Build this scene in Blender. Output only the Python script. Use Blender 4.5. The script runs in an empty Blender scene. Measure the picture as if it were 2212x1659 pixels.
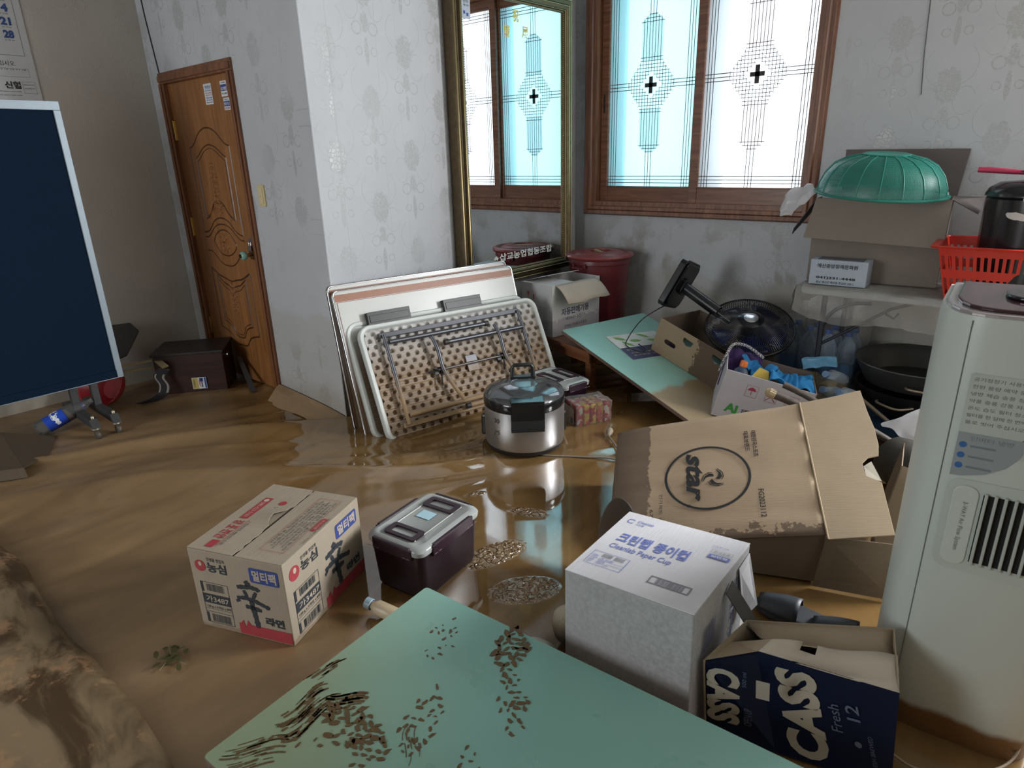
import bpy, bmesh, math, random
from mathutils import Vector, Matrix, noise
R = math.radians
random.seed(7)
scene = bpy.context.scene
COL = scene.collection

# ---------------------------------------------------------------- camera, world, lights, exposure
cam_d = bpy.data.cameras.new('camera'); cam = bpy.data.objects.new('camera', cam_d); COL.objects.link(cam)
cam_d.sensor_width = 36.0; cam_d.lens = 22.785; cam_d.clip_start = 0.02
cam.matrix_world = Matrix(((0.760664, -0.197712, 0.618304, 0.0), (0.648608, 0.27025, -0.711528, 0.0),
                           (-0.026419, 0.942271, 0.333807, 1.49), (0, 0, 0, 1)))
cam_d.dof.use_dof = True; cam_d.dof.focus_distance = 3.2; cam_d.dof.aperture_fstop = 8.0
scene.camera = cam
scene.view_settings.view_transform = 'Standard'; scene.view_settings.look = 'None'
scene.view_settings.gamma = 1.0; scene.view_settings.exposure = 2.35
scene.view_settings.use_curve_mapping = False
try:
    scene.cycles.use_denoising = True
    scene.cycles.max_bounces = 8; scene.cycles.diffuse_bounces = 4; scene.cycles.transparent_max_bounces = 24
    scene.cycles.caustics_reflective = False; scene.cycles.caustics_refractive = False
    scene.cycles.sample_clamp_indirect = 6.0
except Exception:
    pass
world = bpy.data.worlds.new('overcast sky'); scene.world = world; world.use_nodes = True
wn = world.node_tree; wb = wn.nodes['Background']
wb.inputs[0].default_value = (0.86, 0.93, 1.0, 1); wb.inputs[1].default_value = .8

def area(name, loc, rot, sx, sy, power, col, portal=False):
    d = bpy.data.lights.new(name, 'AREA'); d.shape = 'RECTANGLE'; d.size = sx; d.size_y = sy; d.energy = power; d.color = col
    if portal: d.cycles.is_portal = True
    o = bpy.data.objects.new(name, d); COL.objects.link(o); o.location = loc; o.rotation_euler = rot
    return o
area('window_portal', (-2.13, 4.72, 1.92), (R(-90), 0, 0), 1.7, 1.56, 1, (1, 1, 1), portal=True)
# added fill light from an assumed opening behind the camera
area('rear_fill_light', (-3.0, -2.9, 1.5), (R(90), 0, 0), 1.5, 1.9, 18, (0.93, 0.97, 1.0))
# fill light added out of view on the window wall; no opening modelled
area('right_fill_light', (1.55, 4.40, 1.85), (R(-90), 0, 0), 1.5, 1.5, 84, (0.97, 0.985, 1.0))

# ---------------------------------------------------------------- mesh helpers
def frame(o, r, u, off=0.0012):
    o = Vector(o); r = Vector(r).normalized(); u = Vector(u); n = r.cross(u).normalized(); u = n.cross(r).normalized()
    o = o + n * off
    return Matrix(((r.x, u.x, n.x, o.x), (r.y, u.y, n.y, o.y), (r.z, u.z, n.z, o.z), (0, 0, 0, 1)))
def T(x, y, z): return Matrix.Translation((x, y, z))
def RZ(a): return Matrix.Rotation(R(a), 4, 'Z')
def RX(a): return Matrix.Rotation(R(a), 4, 'X')
def RY(a): return Matrix.Rotation(R(a), 4, 'Y')
I4 = Matrix.Identity(4)
_glyph = {}
def glyphs(body, bold):
    k = (body, bold)
    if k not in _glyph:
        c = bpy.data.curves.new('tmp', 'FONT'); c.body = body; c.resolution_u = 3; c.offset = bold; c.fill_mode = 'FRONT'
        o = bpy.data.objects.new('tmp', c); COL.objects.link(o)
        dg = bpy.context.evaluated_depsgraph_get(); e = o.evaluated_get(dg); m = e.to_mesh()
        vs = [v.co.copy() for v in m.vertices]; fs = [tuple(p.vertices) for p in m.polygons]
        e.to_mesh_clear(); bpy.data.objects.remove(o); bpy.data.curves.remove(c)
        x0 = min(v.x for v in vs); x1 = max(v.x for v in vs); y0 = min(v.y for v in vs); y1 = max(v.y for v in vs)
        _glyph[k] = ([((v.x - x0) / max(1e-6, x1 - x0), (v.y - y0) / max(1e-6, y1 - y0)) for v in vs], fs)
    return _glyph[k]
class MB:
    def __init__(s): s.bm = bmesh.new(); s.M = I4
    def v(s, p, M=None): return s.bm.verts.new((M or s.M) @ Vector(p))
    def f(s, vs):
        try: return s.bm.faces.new(vs)
        except ValueError: return None
    def poly(s, pts, M=None): s.f([s.v(p if len(p) == 3 else (p[0], p[1], 0), M) for p in pts]); return s
    def box(s, a, b, M=None):
        x0, y0, z0 = a; x1, y1, z1 = b
        V = [s.v(p, M) for p in ((x0,y0,z0),(x1,y0,z0),(x1,y1,z0),(x0,y1,z0),(x0,y0,z1),(x1,y0,z1),(x1,y1,z1),(x0,y1,z1))]
        for q in ((3,2,1,0),(4,5,6,7),(0,1,5,4),(1,2,6,5),(2,3,7,6),(3,0,4,7)): s.f([V[i] for i in q])
        return s
    def hexa(s, P, M=None):
        V = [s.v(p, M) for p in P]
        for q in ((3,2,1,0),(4,5,6,7),(0,1,5,4),(1,2,6,5),(2,3,7,6),(3,0,4,7)): s.f([V[i] for i in q])
        return s
    def prism(s, pts, z0, z1, M=None):
        a = [s.v((p[0], p[1], z0), M) for p in pts]; b = [s.v((p[0], p[1], z1), M) for p in pts]
        s.f(a[::-1]); s.f(b); n = len(pts)
        for i in range(n): s.f([a[i], a[(i+1) % n], b[(i+1) % n], b[i]])
        return s
    def sheet(s, P, t, M=None):            # thick polygon from 3D points
        n = Vector((0, 0, 0)); P = [Vector(p) for p in P]
        for i in range(1, len(P) - 1): n += (P[i]-P[0]).cross(P[i+1]-P[0])
        n.normalize(); a = [s.v(p, M) for p in P]; b = [s.v(p - n * t, M) for p in P]
        s.f(a); s.f(b[::-1]); k = len(P)
        for i in range(k): s.f([a[(i+1) % k], a[i], b[i], b[(i+1) % k]])
        return s
    def lathe(s, prof, seg=48, M=None, cap=True, sx=1, sy=1):
        rings = []
        for r, z in prof:
            rings.append([s.v((r*math.cos(2*math.pi*i/seg)*sx, r*math.sin(2*math.pi*i/seg)*sy, z), M) for i in range(seg)] if r > 1e-6 else [s.v((0, 0, z), M)])
        for a, b in zip(rings, rings[1:]):
            for i in range(seg):
                j = (i+1) % seg
                if len(a) == 1 and len(b) == 1: continue
                if len(a) == 1: s.f([a[0], b[j], b[i]][::-1])
                elif len(b) == 1: s.f([a[i], a[j], b[0]])
                else: s.f([a[i], a[j], b[j], b[i]])
        return s
    def tube(s, P, r, seg=10, M=None, closed=False, cap=True):
        P = [Vector(p) for p in P]; n = len(P); rings = []; up = None
        for i, p in enumerate(P):
            d = (P[(i+1) % n] - P[i-1]) if closed else (P[min(i+1, n-1)] - P[max(i-1, 0)])
            d.normalize()
            if up is None: up = Vector((0, 0, 1)) if abs(d.z) < .9 else Vector((1, 0, 0))
            a = d.cross(up)
            if a.length < 1e-4: a = d.cross(Vector((0, 1, 0)))
            a.normalize(); b = a.cross(d); up = b
            rr = r[i] if isinstance(r, (list, tuple)) else r
            rings.append([s.v(p + (a*math.cos(2*math.pi*k/seg) + b*math.sin(2*math.pi*k/seg))*rr, M) for k in range(seg)])
        m = n if closed else n-1
        for i in range(m):
            A, B = rings[i], rings[(i+1) % n]
            for k in range(seg): s.f([A[k], B[k], B[(k+1) % seg], A[(k+1) % seg]])
        if not closed and cap: s.f(rings[0]); s.f(rings[-1][::-1])
        return s
    def rect(s, F, x0, y0, x1, y1): return s.poly([(x0,y0),(x1,y0),(x1,y1),(x0,y1)], F)
    def outline(s, F, x0, y0, x1, y1, w):
        s.rect(F, x0, y0, x1, y0+w); s.rect(F, x0, y1-w, x1, y1); s.rect(F, x0, y0+w, x0+w, y1-w); s.rect(F, x1-w, y0+w, x1, y1-w); return s
    def disc(s, F, cx, cy, r, sy=1, seg=32): return s.poly([(cx+r*math.cos(2*math.pi*i/seg), cy+r*sy*math.sin(2*math.pi*i/seg)) for i in range(seg)], F)
    def ring(s, F, cx, cy, r0, r1, a0=0, a1=360, seg=64):
        for i in range(seg):
            a = R(a0+(a1-a0)*i/seg); b = R(a0+(a1-a0)*(i+1)/seg)
            s.poly([(cx+r1*math.cos(a), cy+r1*math.sin(a)), (cx+r1*math.cos(b), cy+r1*math.sin(b)), (cx+r0*math.cos(b), cy+r0*math.sin(b)), (cx+r0*math.cos(a), cy+r0*math.sin(a))], F)
        return s
    def line(s, F, p, q, w):
        p = Vector(p); q = Vector(q); d = (q-p).normalized(); n = Vector((-d.y, d.x))*w/2
        return s.poly([p-n, q-n, q+n, p+n], F)
    def text(s, F, body, x0, y0, x1, y1, bold=0.0, rot=0, shear=0.0):
        # body stretched to fill the rectangle; rot = quarter turns of the writing inside it
        vs, fs = glyphs(body, bold); V = []
        for a, b in vs:
            if rot == 0: u, w = a + shear*b, b
            elif rot == 1: u, w = 1-b, a + shear*b       # reads upwards
            elif rot == 3: u, w = b, 1-a - shear*b       # reads downwards
            else: u, w = 1-a, 1-b
            V.append(s.v((x0+(x1-x0)*u, y0+(y1-y0)*w, 0), F))
        for q in fs: s.f([V[i] for i in q])
        return s
    def barcode(s, F, x0, y0, x1, y1, seed=1):
        rn = random.Random(seed); x = x0
        while x < x1:
            w = (x1-x0)*rn.choice((.008, .014, .022)); s.rect(F, x, y0, min(x+w, x1), y1); x += w + (x1-x0)*rn.choice((.008, .012, .02))
        return s
    def build(s, name, mat, parent=None, smooth=None, bevel=0, solid=0, label=None, sub=0):
        me = bpy.data.meshes.new(name); bmesh.ops.recalc_face_normals(s.bm, faces=s.bm.faces) if smooth is not None or bevel or sub else None
        s.bm.to_mesh(me); s.bm.free(); me.materials.append(mat)
        if smooth is not None:
            me.polygons.foreach_set('use_smooth', [True]*len(me.polygons)); me.set_sharp_from_angle(angle=R(smooth))
        o = bpy.data.objects.new(name, me); COL.objects.link(o)
        if parent: o.parent = parent
        if solid: m = o.modifiers.new('thick', 'SOLIDIFY'); m.thickness = solid
        if sub: m = o.modifiers.new('sub', 'SUBSURF'); m.levels = m.render_levels = sub
        if bevel: m = o.modifiers.new('bevel', 'BEVEL'); m.width = bevel; m.segments = 2; m.limit_method = 'ANGLE'
        if label: o['label'] = label
        return o
def thing(name, label, cat, M=I4, group=None):
    o = bpy.data.objects.new(name, None); COL.objects.link(o); o.empty_display_size = .05
    o.matrix_world = M; o['label'] = label; o['category'] = cat
    if group: o['group'] = group
    return o
def tag(o, label, cat, group=None, kind=None):
    o['label'] = label; o['category'] = cat
    if group: o['group'] = group
    if kind: o['kind'] = kind
    return o
def struct(o): o['kind'] = 'structure'; return o
def dup(root, M, label=None):
    r = root.copy(); COL.objects.link(r); r.matrix_world = M
    if label: r['label'] = label
    for ch in root.children:
        c = ch.copy(); COL.objects.link(c); c.parent = r
        for g in ch.children:
            d = g.copy(); COL.objects.link(d); d.parent = c
    return r
def lerp(a, b, t): return a + (b-a)*t
def rrect(x0, y0, x1, y1, r, n=6):
    P = []
    for cx, cy, a in ((x1-r, y0+r, -90), (x1-r, y1-r, 0), (x0+r, y1-r, 90), (x0+r, y0+r, 180)):
        for i in range(n+1): t = R(a+90*i/n); P.append((cx+r*math.cos(t), cy+r*math.sin(t)))
    return P

# ---------------------------------------------------------------- material helpers
class G:
    def __init__(s, name):
        s.m = bpy.data.materials.new(name); s.m.use_nodes = True; s.t = s.m.node_tree
        s.p = s.t.nodes['Principled BSDF']; s.out = s.t.nodes['Material Output']; s.c = None
    def n(s, typ, **kw):
        x = s.t.nodes.new(typ)
        for k, v in kw.items():
            if k[0].islower(): setattr(x, k, v)
            else: s.put(x.inputs[k.replace('_', ' ')], v)
        return x
    def put(s, sock, v):
        if isinstance(v, bpy.types.NodeSocket): s.t.links.new(v, sock)
        elif isinstance(v, (tuple, list)) and len(v) == 3 and sock.type == 'RGBA': sock.default_value = (*v, 1)
        else: sock.default_value = v
    def coord(s, kind='Object'):
        return s.n('ShaderNodeTexCoord').outputs[kind]
    def pos(s): return s.n('ShaderNodeNewGeometry').outputs['Position']
    def map(s, v, scale=(1,1,1), rot=(0,0,0), loc=(0,0,0)):
        x = s.n('ShaderNodeMapping'); s.put(x.inputs[0], v); x.inputs['Scale'].default_value = scale; x.inputs['Rotation'].default_value = rot; x.inputs['Location'].default_value = loc
        return x.outputs[0]
    def xyz(s, v): x = s.n('ShaderNodeSeparateXYZ'); s.put(x.inputs[0], v); return x.outputs
    def noise(s, v, scale, detail=4, rough=.55, dist=0):
        x = s.n('ShaderNodeTexNoise'); s.put(x.inputs['Vector'], v); x.inputs['Scale'].default_value = scale
        x.inputs['Detail'].default_value = detail; x.inputs['Roughness'].default_value = rough; x.inputs['Distortion'].default_value = dist
        return x.outputs[0]
    def ma(s, op, a, b=0.0, c=0.0, clamp=False):
        x = s.n('ShaderNodeMath', operation=op); x.use_clamp = clamp
        for i, q in enumerate((a, b, c)): s.put(x.inputs[i], q)
        return x.outputs[0]
    def step(s, v, lo, hi):
        x = s.n('ShaderNodeMapRange'); x.interpolation_type = 'SMOOTHSTEP'; s.put(x.inputs[0], v)
        s.put(x.inputs[1], lo); s.put(x.inputs[2], hi); return x.outputs[0]
    def mix(s, f, a, b):
        x = s.n('ShaderNodeMix', data_type='RGBA'); s.put(x.inputs[0], f); s.put(x.inputs[6], a); s.put(x.inputs[7], b); return x.outputs[2]
    def bump(s, h, st=.3, d=.01):
        x = s.n('ShaderNodeBump'); s.put(x.inputs['Height'], h); x.inputs['Strength'].default_value = st; x.inputs['Distance'].default_value = d
        s.t.links.new(x.outputs[0], s.p.inputs['Normal'])
    def set(s, **kw):
        for k, v in kw.items(): s.put(s.p.inputs[k.replace('_', ' ')], v)
        return s
def mat(name, col, rough=.6, metal=0, var=.12, vs=6, bump=0, bs=60, coat=0, stretch=(1,1,1), ior=1.5):
    g = G(name); c = g.map(g.coord(), stretch)
    if var: n = g.noise(c, vs); g.set(Base_Color=g.mix(n, tuple(q*(1-var) for q in col), tuple(min(1, q*(1+var)) for q in col)))
    else: g.set(Base_Color=col)
    g.set(Roughness=rough, Metallic=metal, IOR=ior)
    if coat: g.set(Coat_Weight=coat, Coat_Roughness=.08)
    if bump: g.bump(g.noise(c, bs, 3), bump, .004)
    return g.m
def card(name, col, wet=None, wetcol=None, corr=0, rough=.8):
    # corrugated cardboard; wet = list of (axis, sign, threshold, noise amplitude): soaked where sign*coord < threshold
    g = G(name); c = g.coord(); n = g.noise(c, 9, 5); fine = g.noise(c, 160, 2)
    base = g.mix(n, tuple(q*.88 for q in col), tuple(q*1.08 for q in col)); base = g.mix(g.ma('MULTIPLY', fine, .25), base, tuple(q*.7 for q in col))
    if wet:
        ax = g.xyz(c); msk = None
        rag = g.ma('ADD', g.ma('MULTIPLY', g.noise(c, 14, 6, .65), .8), g.ma('MULTIPLY', g.noise(c, 70, 2), .25))
        for a, sg, th, amp in wet:
            val = g.ma('ADD', g.ma('MULTIPLY', ax[a], sg), g.ma('MULTIPLY', g.ma('SUBTRACT', rag, .5), amp))
            k = g.step(val, th+.004, th-.004); msk = k if msk is None else g.ma('MAXIMUM', msk, k)
        base = g.mix(msk, base, wetcol or tuple(q*.45 for q in col))
    g.set(Base_Color=base, Roughness=rough)
    h = g.noise(g.map(c, (2, 30, 2)), 6, 3)
    g.bump(h, .25+corr, .004)
    return g.m
def glassy(name, col, alpha, rough=.1, trans=(1,1,1)):
    # thin clear plastic: a share of the light passes straight through, the rest is a glossy skin
    g = G(name); g.set(Base_Color=col, Roughness=rough)
    tr = g.n('ShaderNodeBsdfTransparent', Color=trans); mx = g.n('ShaderNodeMixShader')
    fr = g.n('ShaderNodeFresnel', IOR=1.45)
    g.put(mx.inputs[0], g.ma('ADD', g.ma('MULTIPLY', fr.outputs[0], .8), alpha, clamp=True)); g.t.links.new(tr.outputs[0], mx.inputs[1]); g.t.links.new(g.p.outputs[0], mx.inputs[2])
    g.t.links.new(mx.outputs[0], g.out.inputs[0]); return g.m
INK = {}
def ink(name, col, rough=.6):
    if name not in INK: INK[name] = mat('ink ' + name, col, rough, var=.08, vs=40)
    return INK[name]
BLACK = ink('black', (.012,.013,.015)); REDI = ink('red', (.48,.03,.03)); BLUEI = ink('blue', (.02,.06,.26)); WHITEI = ink('white', (.75,.75,.72))
MUD = (.20, .125, .055)
def wood(name, dark, light, rough=.4, scale=3, axis=2):
    g = G(name); st = [10, 10, 10]; st[axis] = .7
    c = g.map(g.coord(), tuple(st)); n = g.noise(c, scale, 6, .6, .6)
    g.set(Base_Color=g.mix(g.step(n, .3, .75), dark, light), Roughness=rough, Coat_Weight=.2, Coat_Roughness=.25); g.bump(n, .12, .002)
    return g.m
def muddy(name, col, axis, level, amp=.12, mud=MUD, rough=.5, metal=0, streak=(1,1,1), soft=.15, amt=1.0, sgn=1):
    # dried mud film below a level of the object's own axis, in streaks
    g = G(name); c = g.coord(); ax = g.xyz(c)[axis]
    n = g.noise(g.map(c, streak), 8, 6, .65); n2 = g.noise(g.map(c, streak), 40, 3)
    val = g.ma('ADD', g.ma('MULTIPLY', ax, sgn), g.ma('MULTIPLY', g.ma('SUBTRACT', g.ma('ADD', g.ma('MULTIPLY', n, .6), g.ma('MULTIPLY', n2, .4)), .5), amp*4))
    k = g.ma('MULTIPLY', g.step(val, level+soft, level-soft), amt)
    g.set(Base_Color=g.mix(k, col, mud), Roughness=g.ma('ADD', g.ma('MULTIPLY', k, .35), rough, clamp=True))
    if metal: g.set(Metallic=g.ma('MULTIPLY', g.ma('SUBTRACT', 1.0, k), metal))
    return g.m
# ================================================================ the room
XL, YD, YW, XK, HC = -3.142, 2.083, 4.455, -4.97, 2.95

def wallpaper(name, axis):
    g = G(name); P = g.pos(); c = g.xyz(P); u = c[axis]; z = c[2]
    nz = g.noise(P, 42, 5, .7); wob = g.ma('MULTIPLY', g.ma('SUBTRACT', g.noise(P, 9, 2), .5), .12)
    cu = g.ma('DIVIDE', g.ma('ADD', u, 10.1), .265); col = g.ma('FLOOR', cu); par = g.ma('MULTIPLY', g.ma('FRACT', g.ma('MULTIPLY', col, .5)), 1.0)
    fu = g.ma('SUBTRACT', g.ma('FRACT', cu), .5)
    cz = g.ma('ADD', g.ma('DIVIDE', z, .56), par); fz = g.ma('SUBTRACT', g.ma('FRACT', cz), .5)
    px = g.ma('MULTIPLY', fu, .265); pz = g.ma('MULTIPLY', fz, .56)
    def blob(cx, cz_, sx, sz, r, amp):
        a = g.ma('MULTIPLY', g.ma('SUBTRACT', px, cx), sx); b = g.ma('MULTIPLY', g.ma('SUBTRACT', pz, cz_), sz)
        d = g.ma('SQRT', g.ma('ADD', g.ma('MULTIPLY', a, a), g.ma('MULTIPLY', b, b)))
        return g.step(g.ma('ADD', d, g.ma('MULTIPLY', g.ma('SUBTRACT', nz, .5), amp)), r+.004, r-.004)
    def ringm(cx, cz_, r, w, sx=1):
        a = g.ma('MULTIPLY', g.ma('SUBTRACT', g.ma('ABSOLUTE', px), cx), sx); b = g.ma('SUBTRACT', pz, cz_)
        d = g.ma('SQRT', g.ma('ADD', g.ma('MULTIPLY', a, a), g.ma('MULTIPLY', b, b)))
        d = g.ma('ABSOLUTE', g.ma('SUBTRACT', g.ma('ADD', d, g.ma('MULTIPLY', wob, .05)), r)); return g.step(d, w, w*.4)
    m = blob(0, .10, 1.45, 1, .085, .11)
    for k in (blob(0, -.06, 2.2, 1, .05, .10), blob(0, -.20, 5, 1, .07, .05), ringm(.055, -.09, .03, .005), ringm(.05, -.20, .02, .004), ringm(.085, .02, .07, .0022, 1.4), ringm(.0, .2, .11, .002, .9)):
        m = g.ma('MAXIMUM', m, k)
    vo = g.n('ShaderNodeTexVoronoi', feature='DISTANCE_TO_EDGE', Scale=46.0); g.put(vo.inputs['Vector'], P); m = g.ma('MULTIPLY', m, g.ma('ADD', .25, g.ma('MULTIPLY', g.step(vo.outputs[0], .02, .10), .75)))
    fade = g.step(g.noise(P, 1.3, 2), .32, .55); m = g.ma('MULTIPLY', m, fade)
    damp = g.noise(P, 2.2, 5, .6); low = g.step(g.ma('ADD', z, g.ma('MULTIPLY', g.ma('SUBTRACT', damp, .5), .35)), .66, .60)
    low2 = g.step(g.ma('ADD', z, g.ma('MULTIPLY', g.ma('SUBTRACT', damp, .5), .3)), .25, .05)
    base = g.mix(g.noise(P, 5, 5), (.44, .462, .495), (.53, .55, .58)); base = g.mix(g.ma('MULTIPLY', m, .75), base, (.365, .375, .38))
    if name.endswith('west'): base = g.mix(g.noise(P, 3, 4), (.40, .37, .33), (.50, .46, .41))
    if name.endswith('window'):   # old water stains on the papered wall under and beside the window
        st = g.step(g.noise(g.map(P, (1, 1, .8)), 1.6, 6, .6, .6), .47, .54); st = g.ma('MULTIPLY', st, g.step(z, 1.15, .75)); base = g.mix(g.ma('MULTIPLY', st, .8), base, (.30, .29, .265))
    base = g.mix(g.ma('MULTIPLY', low, .42), base, (.40, .38, .33)); base = g.mix(g.ma('MULTIPLY', low2, .45), base, (.27, .22, .15))
    g.set(Base_Color=base, Roughness=g.ma('SUBTRACT', .62, g.ma('MULTIPLY', m, .30)))
    seam = 0.0
    if name.endswith('mirror'):
        for y_, dz in ((2.56, .10), (2.70, .05), (2.245, .02)):
            seam = g.ma('ADD', seam, g.step(g.ma('ABSOLUTE', g.ma('SUBTRACT', g.ma('ADD', u, g.ma('MULTIPLY', wob, dz)), y_)), .007, .001))
    h = g.ma('ADD', g.ma('ADD', g.ma('MULTIPLY', m, .5), g.ma('MULTIPLY', seam, .8)), g.ma('ADD', g.noise(g.map(P, (1, 1, .12)), 7, 4), g.ma('MULTIPLY', nz, .15)))
    g.bump(h, .32, .006); return g.m
WPW = wallpaper('wallpaper window', 0); WPD = wallpaper('wallpaper door', 0); WPM = wallpaper('wallpaper mirror', 1); WPK = wallpaper('wallpaper west', 1)
plain = mat('plain paper', (.30, .29, .27), .8, var=.1, vs=2)

# floor: vinyl sheet under a film of wet brown mud, ridged and folded on the left
def fz(x, y):
    d = x*.86 + y*-.51                       # folds run along (.51,.86)
    t = x*.51 + y*.86
    k = max(0.0, min(1.0, (-2.45 - x + .35*y)/.8)) * max(0., min(1., (x+4.95)/.3))
    h = 0
    if k > 0:
        w = d + .22*noise.noise(Vector((t*.8, d*1.3, 3)))
        r = abs(noise.noise(Vector((w*2.3, t*.35, 1.7)))); r2 = abs(noise.noise(Vector((w*5.5, t*.8, 5.1))))
        h += k*(.036*max(0, 1-r*3.0)**1.3 + .009*max(0, 1-r2*3)**1.3)
        h += k*.02*noise.noise(Vector((x*1.3, y*1.3, 0)))
    h += .0006*noise.noise(Vector((x*1.3, y*1.3, 9)))
    return h
def floor_mesh():
    xs = []; x = -4.99
    while x < 2.6: xs.append(x); x += .021 if x < -.6 else .08
    ys = []; y = -3.0
    while y < 4.5: ys.append(y); y += .08 if y < .1 else .021
    bm = bmesh.new(); V = {}
    for i, x in enumerate(xs):
        for j, y in enumerate(ys): V[i, j] = bm.verts.new((x, y, fz(x, y)))
    for i in range(len(xs)-1):
        for j in range(len(ys)-1):
            bm.faces.new((V[i, j], V[i+1, j], V[i+1, j+1], V[i, j+1]))
    me = bpy.data.meshes.new('floor'); bm.to_mesh(me); bm.free(); me.polygons.foreach_set('use_smooth', [True]*len(me.polygons))
    g = G('wet mud'); P = g.pos(); c = g.xyz(P)
    st = g.map(P, (2.2, .8, 1), (0, 0, R(-30)))
    n = g.noise(st, 1.7, 6, .6, .8); n2 = g.noise(P, 14, 5, .65); n3 = g.noise(g.map(P, (5, 1, 1), (0, 0, R(-30))), 2.2, 4)
    base = g.mix(g.step(n, .3, .72), (.150, .084, .028), (.245, .146, .058))
    base = g.mix(g.ma('MULTIPLY', g.step(n3, .45, .75), .35), base, (.12, .072, .028))
    base = g.mix(g.ma('MULTIPLY', g.step(n2, .55, .8), .2), base, (.30, .20, .11))
    far = g.step(g.ma('ADD', g.ma('ADD', c[1], g.ma('MULTIPLY', c[0], .38)), g.ma('MULTIPLY', g.ma('SUBTRACT', n, .5), .35)), .12, .50)
    dry = g.ma('MULTIPLY', g.step(g.noise(P, 1.1, 4, .6), .52, .66), .12)
    rough = g.ma('ADD', g.ma('SUBTRACT', .50, g.ma('MULTIPLY', far, .45)), dry)
    g.set(Base_Color=base, Roughness=rough, IOR=2.15)
    msk = None      # lugged boot soles have churned the wet film here
    for cx, cy, a, l, w in ((-1.505, 1.60, 75, .13, .062), (-1.27, 1.50, 50, .12, .07), (-1.60, 1.93, 20, .08, .035), (-1.90, 1.90, 60, .05, .02)):
        q = g.xyz(g.map(P, (1, 1, 1), (0, 0, 0), (-cx, -cy, 0))); ca, sa = math.cos(R(a)), math.sin(R(a))
        uu = g.ma('DIVIDE', g.ma('ADD', g.ma('MULTIPLY', q[0], ca), g.ma('MULTIPLY', q[1], sa)), l); vv = g.ma('DIVIDE', g.ma('SUBTRACT', g.ma('MULTIPLY', q[1], ca), g.ma('MULTIPLY', q[0], sa)), w)
        k = g.step(g.ma('ADD', g.ma('MULTIPLY', uu, uu), g.ma('MULTIPLY', vv, vv)), 1.35, .55); msk = k if msk is None else g.ma('MAXIMUM', msk, k)
    rip = g.ma('MULTIPLY', g.ma('ADD', g.step(g.noise(P, 46, 2, .5, .6), .42, .62), g.ma('MULTIPLY', g.noise(P, 150, 2), .3)), g.ma('MULTIPLY', msk, 2.2))
    g.bump(g.ma('ADD', g.ma('ADD', g.ma('MULTIPLY', n2, .02), g.ma('MULTIPLY', g.noise(P, 3.5, 3), .05)), rip), .9, .005)
    me.materials.append(g.m); o = bpy.data.objects.new('floor', me); COL.objects.link(o); return struct(o)
floor_mesh()
# walls
b = MB(); b.box((XL-.12, YD, -.05), (XL, YW+.3, HC)); struct(b.build('wall_mirror_side', WPM))
b = MB(); b.box((XK-.1, YD, -.05), (-4.80, YD+.10, HC)); b.box((-3.862, YD, -.05), (XL-.12, YD+.10, HC)); b.box((-4.80, YD, 2.04), (-3.862, YD+.10, HC)); struct(b.build('wall_door_side', WPD))
b = MB(); b.box((XK-.1, -3.1, -.05), (XK, YD, HC)); struct(b.build('wall_west', WPK))
WX0, WX1, WZ0, WZ1 = -2.98, -1.36, 1.10, 2.72
b = MB(); b.box((XL, YW, -.05), (WX0, YW+.24, HC)); b.box((WX1, YW, -.05), (2.6, YW+.24, HC)); b.box((WX0, YW, -.05), (WX1, YW+.24, WZ0)); b.box((WX0, YW, WZ1), (WX1, YW+.24, HC)); struct(b.build('wall_window_side', WPW))
b = MB(); b.box((2.5, -3.1, -.05), (2.6, YW, HC)); struct(b.build('wall_east', plain))
b = MB(); b.box((XK, -3.1, -.05), (2.6, -3.0, HC)); struct(b.build('wall_south', plain))
b = MB(); b.box((XK-.1, -3.1, HC), (2.7, YW+.3, HC+.08)); struct(b.build('ceiling', plain))
b = MB(); b.tube([(XL-.003, YD+.003, .0), (XL-.003, YD+.003, HC)], .007, 12); struct(b.build('trim_3', WPM, smooth=60))
# paper seam lines / loose wallpaper edge
b = MB(); b.tube([(-.812, YW-.002, 1.741), (-.83, YW-.003, 1.95), (-.842, YW-.003, 2.2), (-.85, YW-.003, 2.9)], .0022, 6); struct(b.build('trim_1', mat('seam dark', (.10, .10, .11))))
b = MB(); b.tube([(-1.268, YW-.004, .30), (-1.271, YW-.004, .56), (-1.262, YW-.004, 1.0)], .004, 8); struct(b.build('trim_2', mat('seam light', (.5, .49, .45))))
b = MB(); b.tube([(-4.806, YD-.003, 2.055), (-4.86, YD-.003, 2.4), (-4.90, YD-.003, 2.9)], .0045, 6)
tag(b.build('wall_cable', mat('wall cable', (.015, .015, .015))), 'thin black cable rising up the wall from the door frame corner', 'cable')
# curled lip of the vinyl floor along the wall by the door
b = MB(); P0 = []; P1 = []; P2 = []
for i in range(61):
    t = i/60; x = lerp(-3.86, -3.10, t); wv = .012*math.sin(t*9)
    P0.append((x, YD-.012, .075*(1-t)**.5+.012)); P1.append((x+.01, YD-.05-wv, .055*(1-t)**.7+.012)); P2.append((x+.03, YD-.13-.03*t-wv, .004))
for i in range(60):
    b.poly([P0[i], P1[i], P1[i+1], P0[i+1]]); b.poly([P1[i], P2[i], P2[i+1], P1[i+1]])
bl = b.build('baseboard_door_side', mat('vinyl lip', (.30, .20, .11), .45, var=.2, vs=12), smooth=None, solid=.004); struct(bl)

# molding swept round a rectangle lying in a frame
def molding(b, F, x0, y0, x1, y1, prof, seg=None):
    rings = [[b.v((x0-d, y0-d, h), F), b.v((x1+d, y0-d, h), F), b.v((x1+d, y1+d, h), F), b.v((x0-d, y1+d, h), F)] for d, h in prof]
    for A, B in zip(rings, rings[1:]):
        for i in range(4):
            if seg is None or i in seg: b.f([A[i], A[(i+1) % 4], B[(i+1) % 4], B[i]])
    return b

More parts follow.
